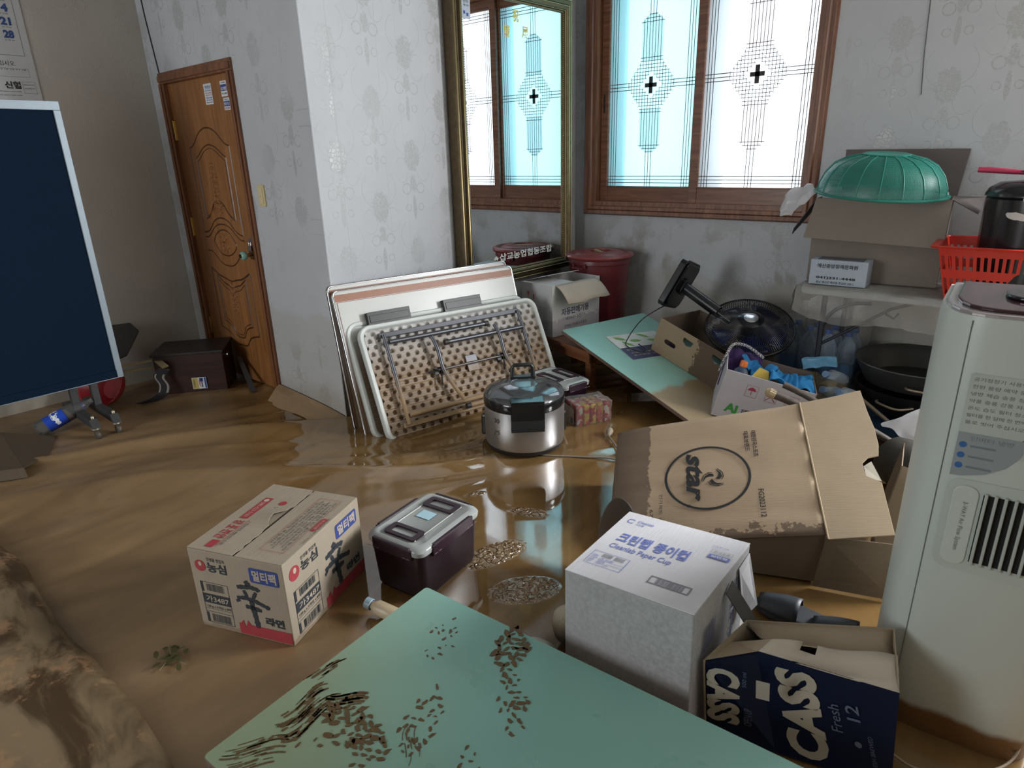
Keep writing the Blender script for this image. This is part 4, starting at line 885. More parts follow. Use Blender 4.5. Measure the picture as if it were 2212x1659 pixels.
for k in range(3):
    a = 90+120*k; pp = lambda rs: [(.414+math.cos(R(a+s_))*r_, .294+math.sin(R(a+s_))*r_) for r_, s_ in rs]
    b.poly(pp(((.008, 0), (.022, 8), (.032, 40), (.038, 75), (.050, 112), (.030, 82), (.018, 60))), F)
    strip_flat(b, F, pp(((.030, 12), (.037, 38), (.043, 70), (.051, 104))), .0035)
b.text(F, '대한민국스포츠', .572, .392, .592, .540, bold=.02, rot=3); b.text(F, '대표브랜드', .542, .425, .562, .540, bold=.02, rot=3); b.text(F, 'FG2023112', .574, .088, .594, .222, bold=.01, rot=3)
b.text(F, '인가제트 10호', .197, .06, .212, .225, rot=3); b.text(F, '6개입', .160, .07, .178, .150, rot=3); b.prism([(.64, -.0), (.65, 0), (.645, .01)], 0, .0001, F); b.build('black_printing', BLACK, t)

# dark shapes behind and beside it
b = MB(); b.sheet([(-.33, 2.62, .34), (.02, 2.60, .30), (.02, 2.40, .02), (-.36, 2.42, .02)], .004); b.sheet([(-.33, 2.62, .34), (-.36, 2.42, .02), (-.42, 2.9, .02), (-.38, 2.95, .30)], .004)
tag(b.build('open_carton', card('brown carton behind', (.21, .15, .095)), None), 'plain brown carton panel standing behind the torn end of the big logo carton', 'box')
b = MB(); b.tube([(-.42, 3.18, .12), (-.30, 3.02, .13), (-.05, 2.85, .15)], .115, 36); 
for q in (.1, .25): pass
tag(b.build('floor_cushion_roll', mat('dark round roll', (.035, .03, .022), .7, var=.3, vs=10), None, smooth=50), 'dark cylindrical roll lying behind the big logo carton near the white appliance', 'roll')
# round dark pan lid leaning behind the paper cup carton
b = MB(); M = T(-1.035, 1.735, .165) @ RZ(-36) @ RX(78); b.lathe([(.002, .012), (.10, .010), (.155, .0), (.165, -.004), (.165, -.010), (.150, -.004), (.002, .006)], 56, M)
tag(b.build('pan_lid', mat('dark pan lid', (.06, .045, .035), .4, .3), None, smooth=40), 'dark round pan lid leaning behind the left side of the paper cup carton', 'lid')
# slipper pair under the carton
def slipper(label, M):
    t = thing('slipper', label, 'slipper', M, 'dark rubber slippers'); b = MB(); P = []
    for i in range(28):
        a = 2*math.pi*i/28; x = .135*math.cos(a); y = .048*math.sin(a)*(1+.18*math.cos(a)); P.append((x, y))
    b.prism(P, 0, .028); b.build('sole', mat('slipper sole', (.018, .022, .028), .6), t, bevel=.005)
    b = MB(); V = {}
    for i in range(9):
        for j in range(13):
            a = math.pi*j/12; x = lerp(-.01, .12, i/8); w_ = .052*(1-.35*(i/8)**2); V[i, j] = b.v((x, w_*math.cos(a), .02+.055*math.sin(a)*(1-.45*(i/8)**2)))
    for i in range(8):
        for j in range(12): b.f([V[i, j], V[i+1, j], V[i+1, j+1], V[i, j+1]])
    b.build('upper', mat('slipper upper', (.022, .028, .036), .5), t, smooth=60, solid=.004); return t
slipper('dark grey slipper in the shadow beneath the big logo carton, toe towards the cup carton', T(-.46, 1.93, .012) @ RZ(185))
slipper('dark slipper lying flat in the shadow, nearer the white appliance', T(-.285, 1.93, .010) @ RZ(190) @ T(0, 0, 0))

# ---- open beer carton
NAVY = mat('navy carton print', (.003, .009, .032), .45, var=.2, vs=8); NAVY.node_tree.nodes['Principled BSDF'].inputs['Specular IOR Level'].default_value = .2
BEI = card('carton inside', (.34, .275, .195), rough=.7); CRM = mat('cream lettering', (.42, .40, .32), .6)
t = thing('beer_carton', 'open navy beer carton with large cream lettering standing by the white appliance', 'box', T(-.33, 1.40, 0)); o = Vector((.33, -1.40, 0))
Kt, Lt, Rt = Vector((-.415, 1.420, .262)), Vector((-.512, 1.300, .262)), Vector((-.108, 1.515, .243)); Kb, Lb, Rb = Vector((-.325, 1.385, .008)), Vector((-.500, 1.325, .008)), Vector((-.080, 1.460, .008))
Bl, Br = Vector((-.470, 1.470, .300)), Vector((-.160, 1.675, .302)); Blb, Brb = Vector((-.455, 1.46, .008)), Vector((-.13, 1.62, .008))
b = MB(); b.sheet([Lb+o, Kb+o, Kt+o, Lt+o], .003); b.build('end_panel', NAVY, t)
b = MB(); b.sheet([Kb+o, Rb+o, Rt+o, Kt+o], .003); b.build('front_panel', NAVY, t)
b = MB(); b.sheet([Rb+o, Brb+o, Br+o, Rt+o], .003); b.sheet([Brb+o, Blb+o, Bl+o, Br+o], .003); b.sheet([Blb+o, Lb+o, Lt+o, Bl+o], .003); b.build('back_panels', BEI, t)
b = MB(); Rd, Rd2 = Vector((-.395, 1.452, .290)), Vector((-.135, 1.608, .272)); V = {}
for i in range(17):
    for j in range(5):
        u, v = i/16, j/4; p = (Kt.lerp(Rt, u)).lerp(Rd.lerp(Rd2, u), v)+o; p.z += -.022*math.sin(math.pi*u)*math.sin(math.pi*v)+.006*math.sin(u*9)*v; V[i, j] = b.v(p)
for i in range(16):
    for j in range(4):
        if 4 <= i <= 5 and j == 3: continue
        b.f([V[i, j], V[i+1, j], V[i+1, j+1], V[i, j+1]])
b.build('top_flap', mat('pale flap', (.50, .44, .36), .55), t, smooth=60, solid=.0025)
b = MB(); b.sheet([Lt+o, Kt+o, Rd+o, Vector((-.49, 1.405, .26))+o], .0025); b.build('top_flap', BEI, t)
b = MB(); V = {}
for i in range(13):
    for j in range(5):
        u, v = i/12, j/4; p = Bl.lerp(Br, u).lerp(Rd.lerp(Rd2, u)+Vector((0, 0, -.006)), v)+o; p.z += -.02*math.sin(math.pi*v); V[i, j] = b.v(p)
for i in range(12):
    for j in range(4): b.f([V[i, j], V[i, j+1], V[i+1, j+1], V[i+1, j]])
b.build('top_flap', BEI, t, smooth=60, solid=.0025)
def skew(a, r, u, off=.0018):
    r = r.normalized(); u = u.normalized(); n = r.cross(u).normalized(); a = a+n*off
    return Matrix(((r.x, u.x, n.x, a.x), (r.y, u.y, n.y, a.y), (r.z, u.z, n.z, a.z), (0, 0, 0, 1)))
F1 = skew(Kb+o, Rb-Kb, Kt-Kb); F0 = skew(Lb+o, Kb-Lb, Lt-Lb)
b = MB()
b.text(F1, 'CASS', .030, .012, .128, .245, bold=.05, rot=1, shear=.0); b.build('brand_lettering', CRM, t)
b = MB(); b.text(F0, 'CASS', .008, .06, .090, .245, bold=.05, rot=3); b.build('brand_lettering', CRM, t)
b = MB(); b.rect(F0, .128, .175, .160, .235); b.build('label_patch', mat('label patch', (.42, .40, .34)), t)
b = MB(); b.text(F1, 'FRESH BREWED', .225, .03, .235, .12, rot=1); b.text(F1, 'Fresh', .145, .11, .17, .18, rot=1); b.text(F1, '12', .185, .15, .215, .19, rot=1, bold=.01); b.disc(F1, .20, .09, .008); b.text(F0, 'OPEN UP', .10, .07, .12, .13, rot=1, bold=.01); b.text(F0, '500 ml', .095, .20, .105, .25, rot=1); b.build('small_printing', mat('slate blue print', (.10, .13, .20)), t)

# ---- tall white appliance on the right
APW = G('appliance white'); c = APW.coord(); z = APW.xyz(c)[2]; n = APW.noise(c, 7, 5); k = APW.step(APW.ma('ADD', z, APW.ma('MULTIPLY', APW.ma('SUBTRACT', n, .5), .05)), .088, .062)
APW.set(Base_Color=APW.mix(k, (.50, .55, .52), (.17, .085, .03)), Roughness=.38); APW = APW.m
t = thing('air_purifier', 'tall white air conditioning appliance with side vents and rusty base on the right', 'air conditioner', T(.005, 1.86, 0) @ RZ(6))
def apl(z): # outline: rounded front
    s = 1.0
    return [(-.215*s, .25), (-.225*s, .02), (-.222, -.02), (-.212, -.075), (-.195, -.112), (-.170, -.134), (-.145, -.145), (-.120, -.150), (-.02, -.150), (.07, -.150), (.125, -.135), (.150, -.10), (.158, -.03), (.158, .25)]
b = MB(); rings = []
for z, g_ in ((0.0, .985), (.012, 1), (.30, 1), (.60, 1), (.90, 1), (1.10, 1.0), (1.13, .985)): rings.append([b.v((x*g_, y*g_, z)) for x, y in apl(z)])
for P, Q in zip(rings, rings[1:]):
    for i in range(len(P)): b.f([P[i], P[(i+1) % len(P)], Q[(i+1) % len(P)], Q[i]])
b.f(rings[0][::-1]); b.f(rings[-1]); b.build('casing', APW, t, smooth=50)
b = MB(); b.prism([(x*.95, y*.95) for x, y in apl(0)], 1.125, 1.138); b.build('top_rim', mat('silver rim', (.45, .42, .43), .25, .6), t, bevel=.004)
b = MB(); b.prism([(x*.86+.0, y*.84+.005) for x, y in apl(0)], 1.136, 1.146); tp = b.build('control_panel', mat('glossy dark plum panel', (.05, .02, .025), .08), t, bevel=.004)
b = MB(); b.prism(rrect(-.10, -.02, .12, .12, .05, 6), 1.146, 1.156); b.build('air_louver', mat('dark louver', (.02, .015, .02), .1), tp, bevel=.004)
b = MB(); b.tube([(-.158, -.1405, .01), (-.158, -.1405, 1.12)], .0012, 6); b.build('panel_seam', mat('seam grey', (.16, .17, .16)), t)
FA = frame((-.055, -.150, .02), (1, 0, 0), (0, 0, 1), .001)
VX0, VX1 = .012, .15
b = MB(); b.prism(rrect(-.085, .49, .19, .73, .03, 6), 0, .0006, FA)
o_ = b.build('vent_surround', mat('vent surround', (.47, .52, .49), .4), t)
b = MB(); b.prism(rrect(-.07, .505, -.02, .715, .022, 6), .0006, .004, FA); b.build('emblem_plate', mat('emblem plate', (.52, .57, .54), .35), t, bevel=.002)
b = MB(); b.text(FA @ T(0, 0, .006), '3-WAY Air Flow System', -.05, .545, -.038, .675, rot=3); b.build('printing', mat('faint grey print', (.20, .22, .21)), t)
b = MB(); b.box((-.012, .52, .0005), (.185, .70, .0012), FA); b.build('vent_opening', mat('vent dark', (.004, .004, .004), .8), t)
for i in range(11):
    b = MB(); x = -.010+i*.0185; b.box((x, .515, .001), (x+.0065, .705, .010), FA @ T(0, 0, 0)); b.build('vent_slat', mat('vent slat', (.42, .46, .44), .4) if i == 0 else bpy.data.materials['vent slat'], t, bevel=.002)
b = MB(); b.prism(rrect(-.085, .80, .06, .985, .004, 3), 0, .0004, FA); b.build('instruction_label', mat('instruction label', (.44, .49, .46), .5), t)
b = MB(); F = FA @ T(0, 0, .0008)
for i in range(7): b.text(F, ('공기청정기 사용방법', '전원 풍량 예약 운전', '냉방 제습 송풍 정지', '약풍 중풍 강풍 자동', '온도 습도 필터 청소', '필터를 한 달에 한 번씩', '물로 씻어 주십시오')[i], -.078, .968-i*.017, .03, .977-i*.017)
b.disc(F, .035, .845, .003); b.disc(F, .055, 1.06, .010); b.text(F, '친환경', .035, 1.028, .075, 1.04); b.text(F, '에너지절약', .035, 1.01, .08, 1.02); b.build('printing', mat('grey print appliance', (.12, .13, .13)), t)
b = MB(); P = [(-.085, .845), (-.085, .735)] + [(-.085+.13*math.sin(R(a)), .845-.11*math.cos(R(a))) for a in (10, 30, 50, 70, 90)]; b.prism(P, .0002, .0010, FA); b.build('quarter_label', mat('quarter label', (.27, .31, .33), .5), t)
b = MB()
for i in range(3): b.disc(FA @ T(0, 0, .0014), -.072, .815-i*.026, .0075)
b.build('blue_dots', mat('blue dots', (.03, .12, .35)), t)
b = MB(); b.text(FA @ T(0, 0, .0014), '인버터 냉방', -.06, .826, .02, .838)
for i in range(3): b.rect(FA @ T(0, 0, .0014), -.058, .811-i*.026, -.01, .816-i*.026)
b.build('printing', mat('pale grey print', (.16, .20, .22)), t)
cord = curve([(.20, 1.62, 1.10), (.155, 1.64, .85), (.135, 1.655, .60), (.12, 1.66, .40), (.15, 1.67, .25), (.19, 1.68, .10), (.22, 1.68, .02)])
b = MB(); b.tube([tuple(p) if len(p) == 3 else p for p in []], .004) if False else None
def curve3(pts, n=8):
    P = []; pts = [Vector(p) for p in pts]
    for i in range(len(pts)-1):
        p0 = pts[max(i-1, 0)]; p1 = pts[i]; p2 = pts[i+1]; p3 = pts[min(i+2, len(pts)-1)]
        for k in range(n):
            t_ = k/n; P.append(.5*((2*p1)+(p2-p0)*t_+(2*p0-5*p1+4*p2-p3)*t_*t_+(3*p1-p0-3*p2+p3)*t_*t_*t_))
    P.append(pts[-1]); return P
b.tube(curve3([(.20, 1.60, 1.30), (.165, 1.64, .92), (.142, 1.655, .62), (.125, 1.66, .45), (.135, 1.665, .30), (.17, 1.67, .15), (.21, 1.68, .02)]), .0042, 8)
o2 = b.build('power_cable', mat('dark cable', (.02, .02, .022), .5), t, smooth=60); o2.matrix_parent_inverse = (T(.005, 1.86, 0) @ RZ(6)).inverted()
b = MB(); b.tube(curve3([(-.14, 1.58, .014), (-.05, 1.55, .014), (.03, 1.60, .014), (.10, 1.66, .014), (.14, 1.73, .03), (.15, 1.80, .10)]), .0035, 8)
tag(b.build('loose_cable', mat('pale cord', (.30, .24, .18), .5), None, smooth=60), 'pale thin cord looping over the floor in front of the white appliance', 'cord')
# crumpled white bag between the appliance and the basins
FILM = G('white film'); FILM.set(Base_Color=(.75, .75, .78), Roughness=.25); tr = FILM.n('ShaderNodeBsdfTransparent'); tl = FILM.n('ShaderNodeBsdfTranslucent', Color=(.75, .75, .78)); m1 = FILM.n('ShaderNodeMixShader'); m2 = FILM.n('ShaderNodeMixShader')
FILM.put(m1.inputs[0], .35); FILM.t.links.new(FILM.p.outputs[0], m1.inputs[1]); FILM.t.links.new(tl.outputs[0], m1.inputs[2]); FILM.put(m2.inputs[0], .25); FILM.t.links.new(m1.outputs[0], m2.inputs[1]); FILM.t.links.new(tr.outputs[0], m2.inputs[2]); FILM.t.links.new(m2.outputs[0], FILM.out.inputs[0]); FILM = FILM.m
def bag(name, label, pts, n=10, amp=.02, s=9, seed=0, M=I4):
    # pts: closed outline of rings (list of (center, rx, rz, dir)) -> crumpled sleeve
    b = MB(); rings = []
    Q0 = pts; pts = []
    for (c, a, d), (c2, a2, d2) in zip(Q0, Q0[1:]):
        for k in range(4): pts.append((tuple(lerp(c[i], c2[i], k/4) for i in range(3)), lerp(a, a2, k/4), lerp(d, d2, k/4)))
    pts.append(Q0[-1])
    for c, r1, r2 in pts:
        rings.append([b.v(crumple((c[0]+r1*math.cos(2*math.pi*i/28), c[1]+r1*.8*math.sin(2*math.pi*i/28), c[2]+r2*math.sin(2*math.pi*i/28+.6)), s, amp, seed), M) for i in range(28)])
    for P, Q in zip(rings, rings[1:]):
        for i in range(28): b.f([P[i], P[(i+1) % 28], Q[(i+1) % 28], Q[i]])
    b.f(rings[0]); b.f(rings[-1][::-1])
    return tag(b.build(name, FILM, None, smooth=180), label, 'plastic bag')
bag('plastic_bag', 'crumpled shiny white plastic bag sticking out left of the white appliance', [((-.505, 3.13, .298), .008, .005), ((-.46, 3.12, .305), .03, .016), ((-.41, 3.10, .325), .045, .04), ((-.35, 3.08, .36), .055, .075), ((-.28, 3.06, .39), .06, .10), ((-.18, 3.04, .40), .05, .09)], amp=.022, s=14)
# ================================================================ against the walls
# ---- leaning folding tables
PL = G('moulded table plastic'); c = PL.coord(); yy = PL.xyz(c)[1]; st = PL.noise(PL.map(c, (.35, 90, 1)), 1.4, 3, .6); n2 = PL.noise(c, 5, 5, .6)
vv = PL.ma('ADD', yy, PL.ma('MULTIPLY', PL.ma('SUBTRACT', st, .5), .35)); vv = PL.ma('ADD', vv, PL.ma('MULTIPLY', PL.ma('SUBTRACT', n2, .5), .22))
k = PL.step(vv, .74, .34); strk = PL.step(st, .42, .60); k2 = PL.ma('MULTIPLY', k, PL.ma('ADD', .72, PL.ma('MULTIPLY', strk, .28)), clamp=True)
PL.set(Base_Color=PL.mix(k2, (.56, .56, .55), (.24, .145, .065)), Roughness=PL.ma('ADD', .38, PL.ma('MULTIPLY', k2, .3))); PLM = PL.m
RIM = G('table rim plastic'); c = RIM.coord(); yy = RIM.xyz(c)[1]; RIM.set(Base_Color=RIM.mix(RIM.ma('MULTIPLY', RIM.step(RIM.ma('ADD', yy, RIM.ma('MULTIPLY', RIM.noise(RIM.map(c, (2, 60, 2)), 2, 3), .3)), .33, .1), .35), (.58, .62, .60), (.33, .24, .13)), Roughness=.4); RIMM = RIM.m
STG = muddy('grey leg steel', (.10, .105, .12), 1, .30, amp=.06, mud=(.33, .22, .12), metal=.6, rough=.35, streak=(1, 14, 1), soft=.10)
def folded_table(label, origin, yaw, lean, L, W, detail=True):
    M = T(*origin) @ RZ(yaw) @ RX(lean); t = thing('folding_table', label, 'folding table', M, None)
    # rim: rounded rectangle tube-like lip round a recessed, dimpled underside
    b = MB(); n = None; rings = []
    for d, z in ((.004, -.044), (0, -.040), (0, -.006), (.005, 0), (.020, 0), (.026, -.005), (.032, -.018)):
        rings.append([b.v((x, y, z)) for x, y in rrect(d, d, L-d, W-d, max(.02, .075-d), 8)])
    n = len(rings[0])
    for P, Q in zip(rings, rings[1:]):
        for i in range(n): b.f([P[i], P[(i+1) % n], Q[(i+1) % n], Q[i]])
    b.f(rings[0][::-1]); b.build('rim', RIMM, t, smooth=50)
    if not detail:
        b = MB(); b.prism(rrect(.03, .03, L-.03, W-.03, .05), -.022, -.018); b.build('underside_panel', PLM, t); return t
    b = MB(); s = .0055; nx = int((L-.056)/s); ny = int((W-.056)/s); V = {}; Hh = {}
    for i in range(nx+1):
        for j in range(ny+1):
            x = .028+i*s; y = .028+j*s; cu = x/.058; cv = y/.0385; row = math.floor(cv); du = (cu+(.5 if row % 2 else 0)) % 1-.5; dv = cv % 1-.5
            e = (du*.058/.0135)**2+(dv*.0385/.0095)**2; dpt = -.022*max(0, min(1, (1.25-e)*2.2))
            ed = min(x-.028, L-.028-x, y-.028, W-.028-y); wave = .012+.006*math.sin((x+y)*2*math.pi/.048); up = .012*max(0, 1-ed/max(.004, wave))
            V[i, j] = b.v((x, y, -.018+dpt+up))
    for i in range(nx):
        for j in range(ny): b.f([V[i, j], V[i+1, j], V[i+1, j+1], V[i, j+1]])
    b.build('underside_panel', PLM, t, smooth=60)
    # steel rails along both long sides, two folded U-legs, braces and the lock plate
    for y in (.085, W-.075):
        b = MB(); b.box((.11, y-.014, -.012), (L-.16, y+.014, .010)); b.build('side_rail', STG, t, bevel=.003)
    def leg(x0, x1, yo, z, nm):
        b = MB(); b.tube(curve3([(x0, .10, z), (x0, .12, z), (x0, W-.12, z), (x0, W-.09, z)], 3), .0125, 12); b.build('leg', STG, t, smooth=50)
    for x in (.135, L-.17):
        b = MB(); b.tube([(x, .085, .018), (x, W-.075, .018)], .0115, 12); b.build('cross_tube', STG, t, smooth=50)
    for (xa, xb, y) in ((.15, .80, W-.125), (.50, 1.05, W-.19), (.15, .83, .135), (.52, 1.02, .10)):
        b = MB(); b.tube([(xa, y, .030), (xb, y, .030)], .0135, 14); lg = b.build('leg', STG, t, smooth=50)
        b = MB(); e = xb if xb < .9 else xa; b.tube([(e-.014, y, .030), (e+.014, y, .030)], .0165, 14); b.build('leg_end_cap', mat('leg cap', (.03, .025, .022), .5), lg, smooth=50)
    for (x, s_) in ((.43, 1), (.87, 1)):
        b = MB(); b.tube(curve3([(x-.02, W-.14, .04), (x-.005, W-.22, .042), (x+.0, W-.34, .030), (x+.03, .24, .036), (x+.07, .14, .04)]), .012, 10); b.build('brace', STG, t, smooth=50)
        b = MB(); b.tube([(x-.09, .345, .012), (x+.06, .345, .012)], .006, 8); b.tube([(x-.03, .26, .02), (x-.01, .34, .02), (x-.06, .36, .02)], .005, 8); b.box((x-.05, .325, .004), (x+.01, .365, .010)); b.build('hinge_link', mat('black link', (.03, .03, .03), .4, .5) if 'black link' not in bpy.data.materials else bpy.data.materials['black link'], t, smooth=40)
    b = MB(); b.tube([(.40, .348, .016), (.92, .348, .016)], .008, 10); b.build('lock_bar', STG, t, smooth=50)
    b = MB(); b.box((.61, .30, -.012), (.69, .40, -.006)); b.build('lock_plate', STG, t, bevel=.004)
    return t
folded_table('folded plastic table leaning in front, its dimpled underside and grey steel legs caked with mud', (-2.640, 2.009, .0), 75.5, 62, 1.235, .688)
folded_table('second folded plastic table, only its pale rim showing behind the front one', (-2.735, 1.985, .0), 75.5, 64.2, 1.235, .69, detail=False)
CHR = mat('chrome edge', (.55, .55, .56), .18, 1); WTOP = muddy('white laminate', (.60, .615, .60), 1, .33, amp=.07, mud=(.30, .22, .13), rough=.3, streak=(.5, 30, 1), soft=.12); BRS = mat('brown strip', (.33, .14, .08), .4, var=.15, vs=20); DKB = mat('dark table back', (.07, .035, .022), .5)
def low_leaner(label, origin, yaw, lean, L, W, feet=False):
    M = T(*origin) @ RZ(yaw) @ RX(lean); t = thing('low_table', label, 'table', M)
    b = MB(); b.prism(rrect(.002, .002, L-.002, W-.002, .028, 5), -.010, 0); b.build('table_top', WTOP, t)
    b = MB(); rs = []
    for d, z in ((.0, -.014), (0, .001), (.003, .004), (.007, .004), (.009, .001)): rs.append([b.v((x, y, z)) for x, y in rrect(d, d, L-d, W-d, .03, 5)])
    for P, Q in zip(rs, rs[1:]):
        for i in range(len(P)): b.f([P[i], P[(i+1) % len(P)], Q[(i+1) % len(P)], Q[i]])
    b.build('chrome_edge', CHR, t, smooth=50)
    b = MB(); F = T(0, 0, .0008); b.rect(F, .012, W-.066, L-.012, W-.026); b.build('brown_stripe', BRS, t)
    b = MB(); b.tube([(.02, W-.070, .001), (L-.02, W-.070, .001)], .0012, 6); b.tube([(.02, .02, .001), (.02, W-.07, .001)], .0012, 6); b.build('trim_line', mat('trim line '+('a' if feet else 'b'), (.25, .08, .07)), t)
    b = MB(); b.box((.02, .02, -.022), (L-.02, W-.02, -.0135)); b.build('underside', DKB, t)
    if feet:
        for x in (.16, .66):
            b = MB(); b.box((x, W-.235, .004), (x+.27, W-.155, .040)); b.box((x+.012, W-.215, .040), (x+.258, W-.175, .043)); b.build('folding_foot', mat('black foot', (.018, .019, .022), .4) if x < .3 else bpy.data.materials['black foot'], t, bevel=.004)
    return t
low_leaner('rearmost chrome-edged white low table leaning on the wall behind the others', (-2.955, 2.003, .0), 77.7, 77.9, 1.25, .845)
low_leaner('chrome-edged white low table with a brown stripe and black folding feet, leaning', (-2.830, 1.985, .0), 76.8, 71.2, 1.245, .845, feet=True)

# ---- dark red bin with lid
RP = mat('maroon plastic', (.14, .022, .028), .38, var=.15, vs=3); RPL = mat('maroon lid', (.22, .045, .045), .4, var=.12, vs=4)
t = thing('lidded_bin', 'tall dark red plastic bin with a round lid in the corner under the window', 'bin', T(-2.70, 4.148, .01) @ RZ(-35))
b = MB(); b.lathe([(0, 0), (.175, 0), (.183, .01), (.222, .70), (.232, .705), (.232, .73), (.228, .745)], 56); b.build('bin_body', RP, t, smooth=40)
for a in (-60, 120):
    b = MB(); M = RZ(a); b.box((.225, -.05, .68), (.262, .05, .692), M); b.box((.225, -.06, .682), (.245, -.046, .715), M); b.box((.225, .046, .682), (.245, .06, .715), M); b.build('side_handle', RP, t, bevel=.003)
b = MB(); b.lathe([(.236, .735), (.250, .742), (.256, .755), (.250, .768), (.225, .775), (.21, .768), (.19, .762), (.175, .776), (.155, .783), (.10, .787), (.085, .787), (.08, .765), (0, .765)], 64); ld = b.build('lid', RPL, t, smooth=40)
b = MB(); b.box((-.082, -.014, .768), (.082, .014, .784)); b.build('grip_bar', mat('cream grip', (.50, .40, .20), .4), ld, bevel=.004)

# ---- wooden low table and the white carton on it
OW = wood('orange wood', (.15, .05, .02), (.28, .11, .045), .4, 4, 0)
t = thing('wooden_table', 'orange-brown wooden low table under the white carton and the tilted green table', 'table', T(-2.853, 3.478, 0) @ RZ(-16.9))
l, w, h = .68, .45, .300
b = MB(); b.box((0, 0, h-.025), (l, w, h)); b.build('table_top', OW, t, bevel=.004)
b = MB(); b.box((.03, .03, h-.09), (l-.03, .05, h-.025)); b.box((.03, w-.05, h-.09), (l-.03, w-.03, h-.025)); b.box((.03, .05, h-.09), (.05, w-.05, h-.025)); b.box((l-.05, .05, h-.09), (l-.03, w-.05, h-.025)); b.build('apron', OW, t)
for x in (.03, l-.08):
    for y in (.04, w-.09): b = MB(); b.box((x, y, 0), (x+.05, y+.05, h-.025)); b.build('leg', OW, t, bevel=.003)
l, w, h = .499, .290, .356
WCARD = card('white printed carton', (.62, .62, .62), wet=[(2, 1, .11, .16)], wetcol=(.42, .41, .43)); TAN = card('flap inner tan', (.50, .43, .35))
t = thing('drink_cup_carton', 'open white carton with blue lettering and a hanging tan flap on the wooden table', 'box', T(-2.585, 3.410, .302) @ RZ(84.5))
b = MB(); tt = .004; b.box((0, 0, 0), (l, w, tt)); b.box((0, 0, 0), (l, tt, h)); b.box((0, w-tt, 0), (l, w, h)); b.box((0, tt, 0), (tt, w-tt, h)); b.box((l-tt, tt, 0), (l, w-tt, h)); b.build('carton_body', WCARD, t, bevel=.001)
b = MB(); b.sheet([(.22, 0, h), (.0, 0, h), (0, w, h+.0), (.22, w, h+.006)][::-1], .003); b.build('top_flap', WCARD, t)
b = MB(); b.sheet([(.03, w, h), (.42, w, h), (.38, w-.20, h+.045), (.06, w-.19, h+.05)], .003); b.build('top_flap', WCARD, t)
b = MB(); V = {}
for i in range(13):
    for j in range(7):
        u, v = i/12, j/6; x = lerp(.03-.0*v, .44+.03*v, u); y = -.02*v-.10*v**1.0; z = h-.115*v+.02*math.sin(v*3.1)+.006*math.sin(u*11+1)*v; V[i, j] = b.v((x, y, z))
for i in range(12):
    for j in range(6): b.f([V[i, j], V[i, j+1], V[i+1, j+1], V[i+1, j]])
b.build('hanging_flap', TAN, t, smooth=60, solid=.003, label='tan flap folded outward')
F = frame((0, 0, 0), (1, 0, 0), (0, 0, 1), .0015); b = MB(); b.text(F, '자동판매기용', .09, .135, .38, .185, bold=.02); b.text(F, '185ml(6.5온스)', .13, .095, .34, .125); b.text(F, '판매원:(주)베스트플유', .12, .04, .36, .068); b.build('blue_printing', mat('slate ink', (.05, .07, .14)), t)
Fl2 = frame((0, w, 0), (0, -1, 0), (0, 0, 1), .0015); b = MB(); b.outline(Fl2, .045, .23, .085, .305, .0015); b.outline(Fl2, .10, .235, .135, .30, .0015); b.poly([(.053, .295), (.077, .295), (.068, .265), (.062, .265)], Fl2); b.rect(Fl2, .064, .245, .066, .266); b.rect(Fl2, .055, .243, .075, .246); b.poly([(.108, .27), (.127, .27), (.1175, .288)], Fl2); b.rect(Fl2, .112, .245, .123, .27); b.build('red_symbols', mat('faded red ink', (.40, .08, .09)), t)
b = MB()
for i in range(8): b.outline(Fl2, .15, .03+i*.022, .25, .05+i*.022, .001); b.text(Fl2, ('품명 제18호', '규격 화이트', '수량 1000개', '재질 종이', '중량 5킬로', '제조 한국', '주소 충남', '전화 500')[i], .16, .036+i*.022, .24, .045+i*.022)
b.build('blue_printing', mat('slate ink pale', (.09, .11, .2)), t)

# ---- rear green low table, sloping down into the mud, with a leaflet
L0 = Vector((-2.442, 3.318, .400)); T0 = Vector((-2.283, 4.094, .385)); u = Vector((.9377, -.2, -.284)).normalized(); s = (T0-L0); s = (s-u*s.dot(u)).normalized(); nn_ = u.cross(s)
RM = Matrix(((u.x, s.x, nn_.x, L0.x), (u.y, s.y, nn_.y, L0.y), (u.z, s.z, nn_.z, L0.z), (0, 0, 0, 1)))
tb = low_table('mint green low table sloping from the wooden table down into the mud', RM, 1.22, .79, green_mat('mint tabletop rear', (.26, .50, .44), (.31, .56, .50), mudlow=.80), foot=False)
RI = RM.inverted()
def onrt(x, y, h=0): return RM @ Vector((x, y, h))
t = thing('leaflet', 'leaflet with green leaves and a navy band on the sloping green table', 'leaflet', RM @ T(.27, .42, .002) @ RZ(-8))
b = MB(); b.prism([(-.06, -.20), (.24, -.20), (.24, .22), (-.06, .22)], 0, .002); b.build('paper', mat('leaflet paper', (.62, .64, .62), .35), t)
b = MB(); F = T(0, 0, .0026); b.rect(F, .10, -.20, .24, .22); b.build('navy_band', mat('navy band', (.03, .03, .10), .35), t)
b = MB()
for (x, y, a) in ((-.01, -.12, 60), (.03, -.02, 80), (-.02, .08, 50), (.05, .12, 70), (.06, -.10, 40)):
    M = F @ T(x, y, 0) @ RZ(a); b.prism([(-.045, 0), (-.02, .014), (.02, .016), (.05, 0), (.02, -.014), (-.02, -.016)], 0, .0003, M)
b.build('leaf_print', mat('leaf print', (.16, .34, .07), .35), t)
b = MB(); F = T(0, 0, .0032); b.text(F, '농협', .115, -.17, .14, -.12, rot=1)
b.text(F, '조합원과 함께하는', .16, -.16, .175, .10, rot=1); b.text(F, '풍요로운 농촌', .19, -.16, .205, .06, rot=1); b.text(F, '새싹', -.045, -.18, -.03, -.10, rot=1); b.build('white_printing', mat('band print', (.6, .45, .3)), t)

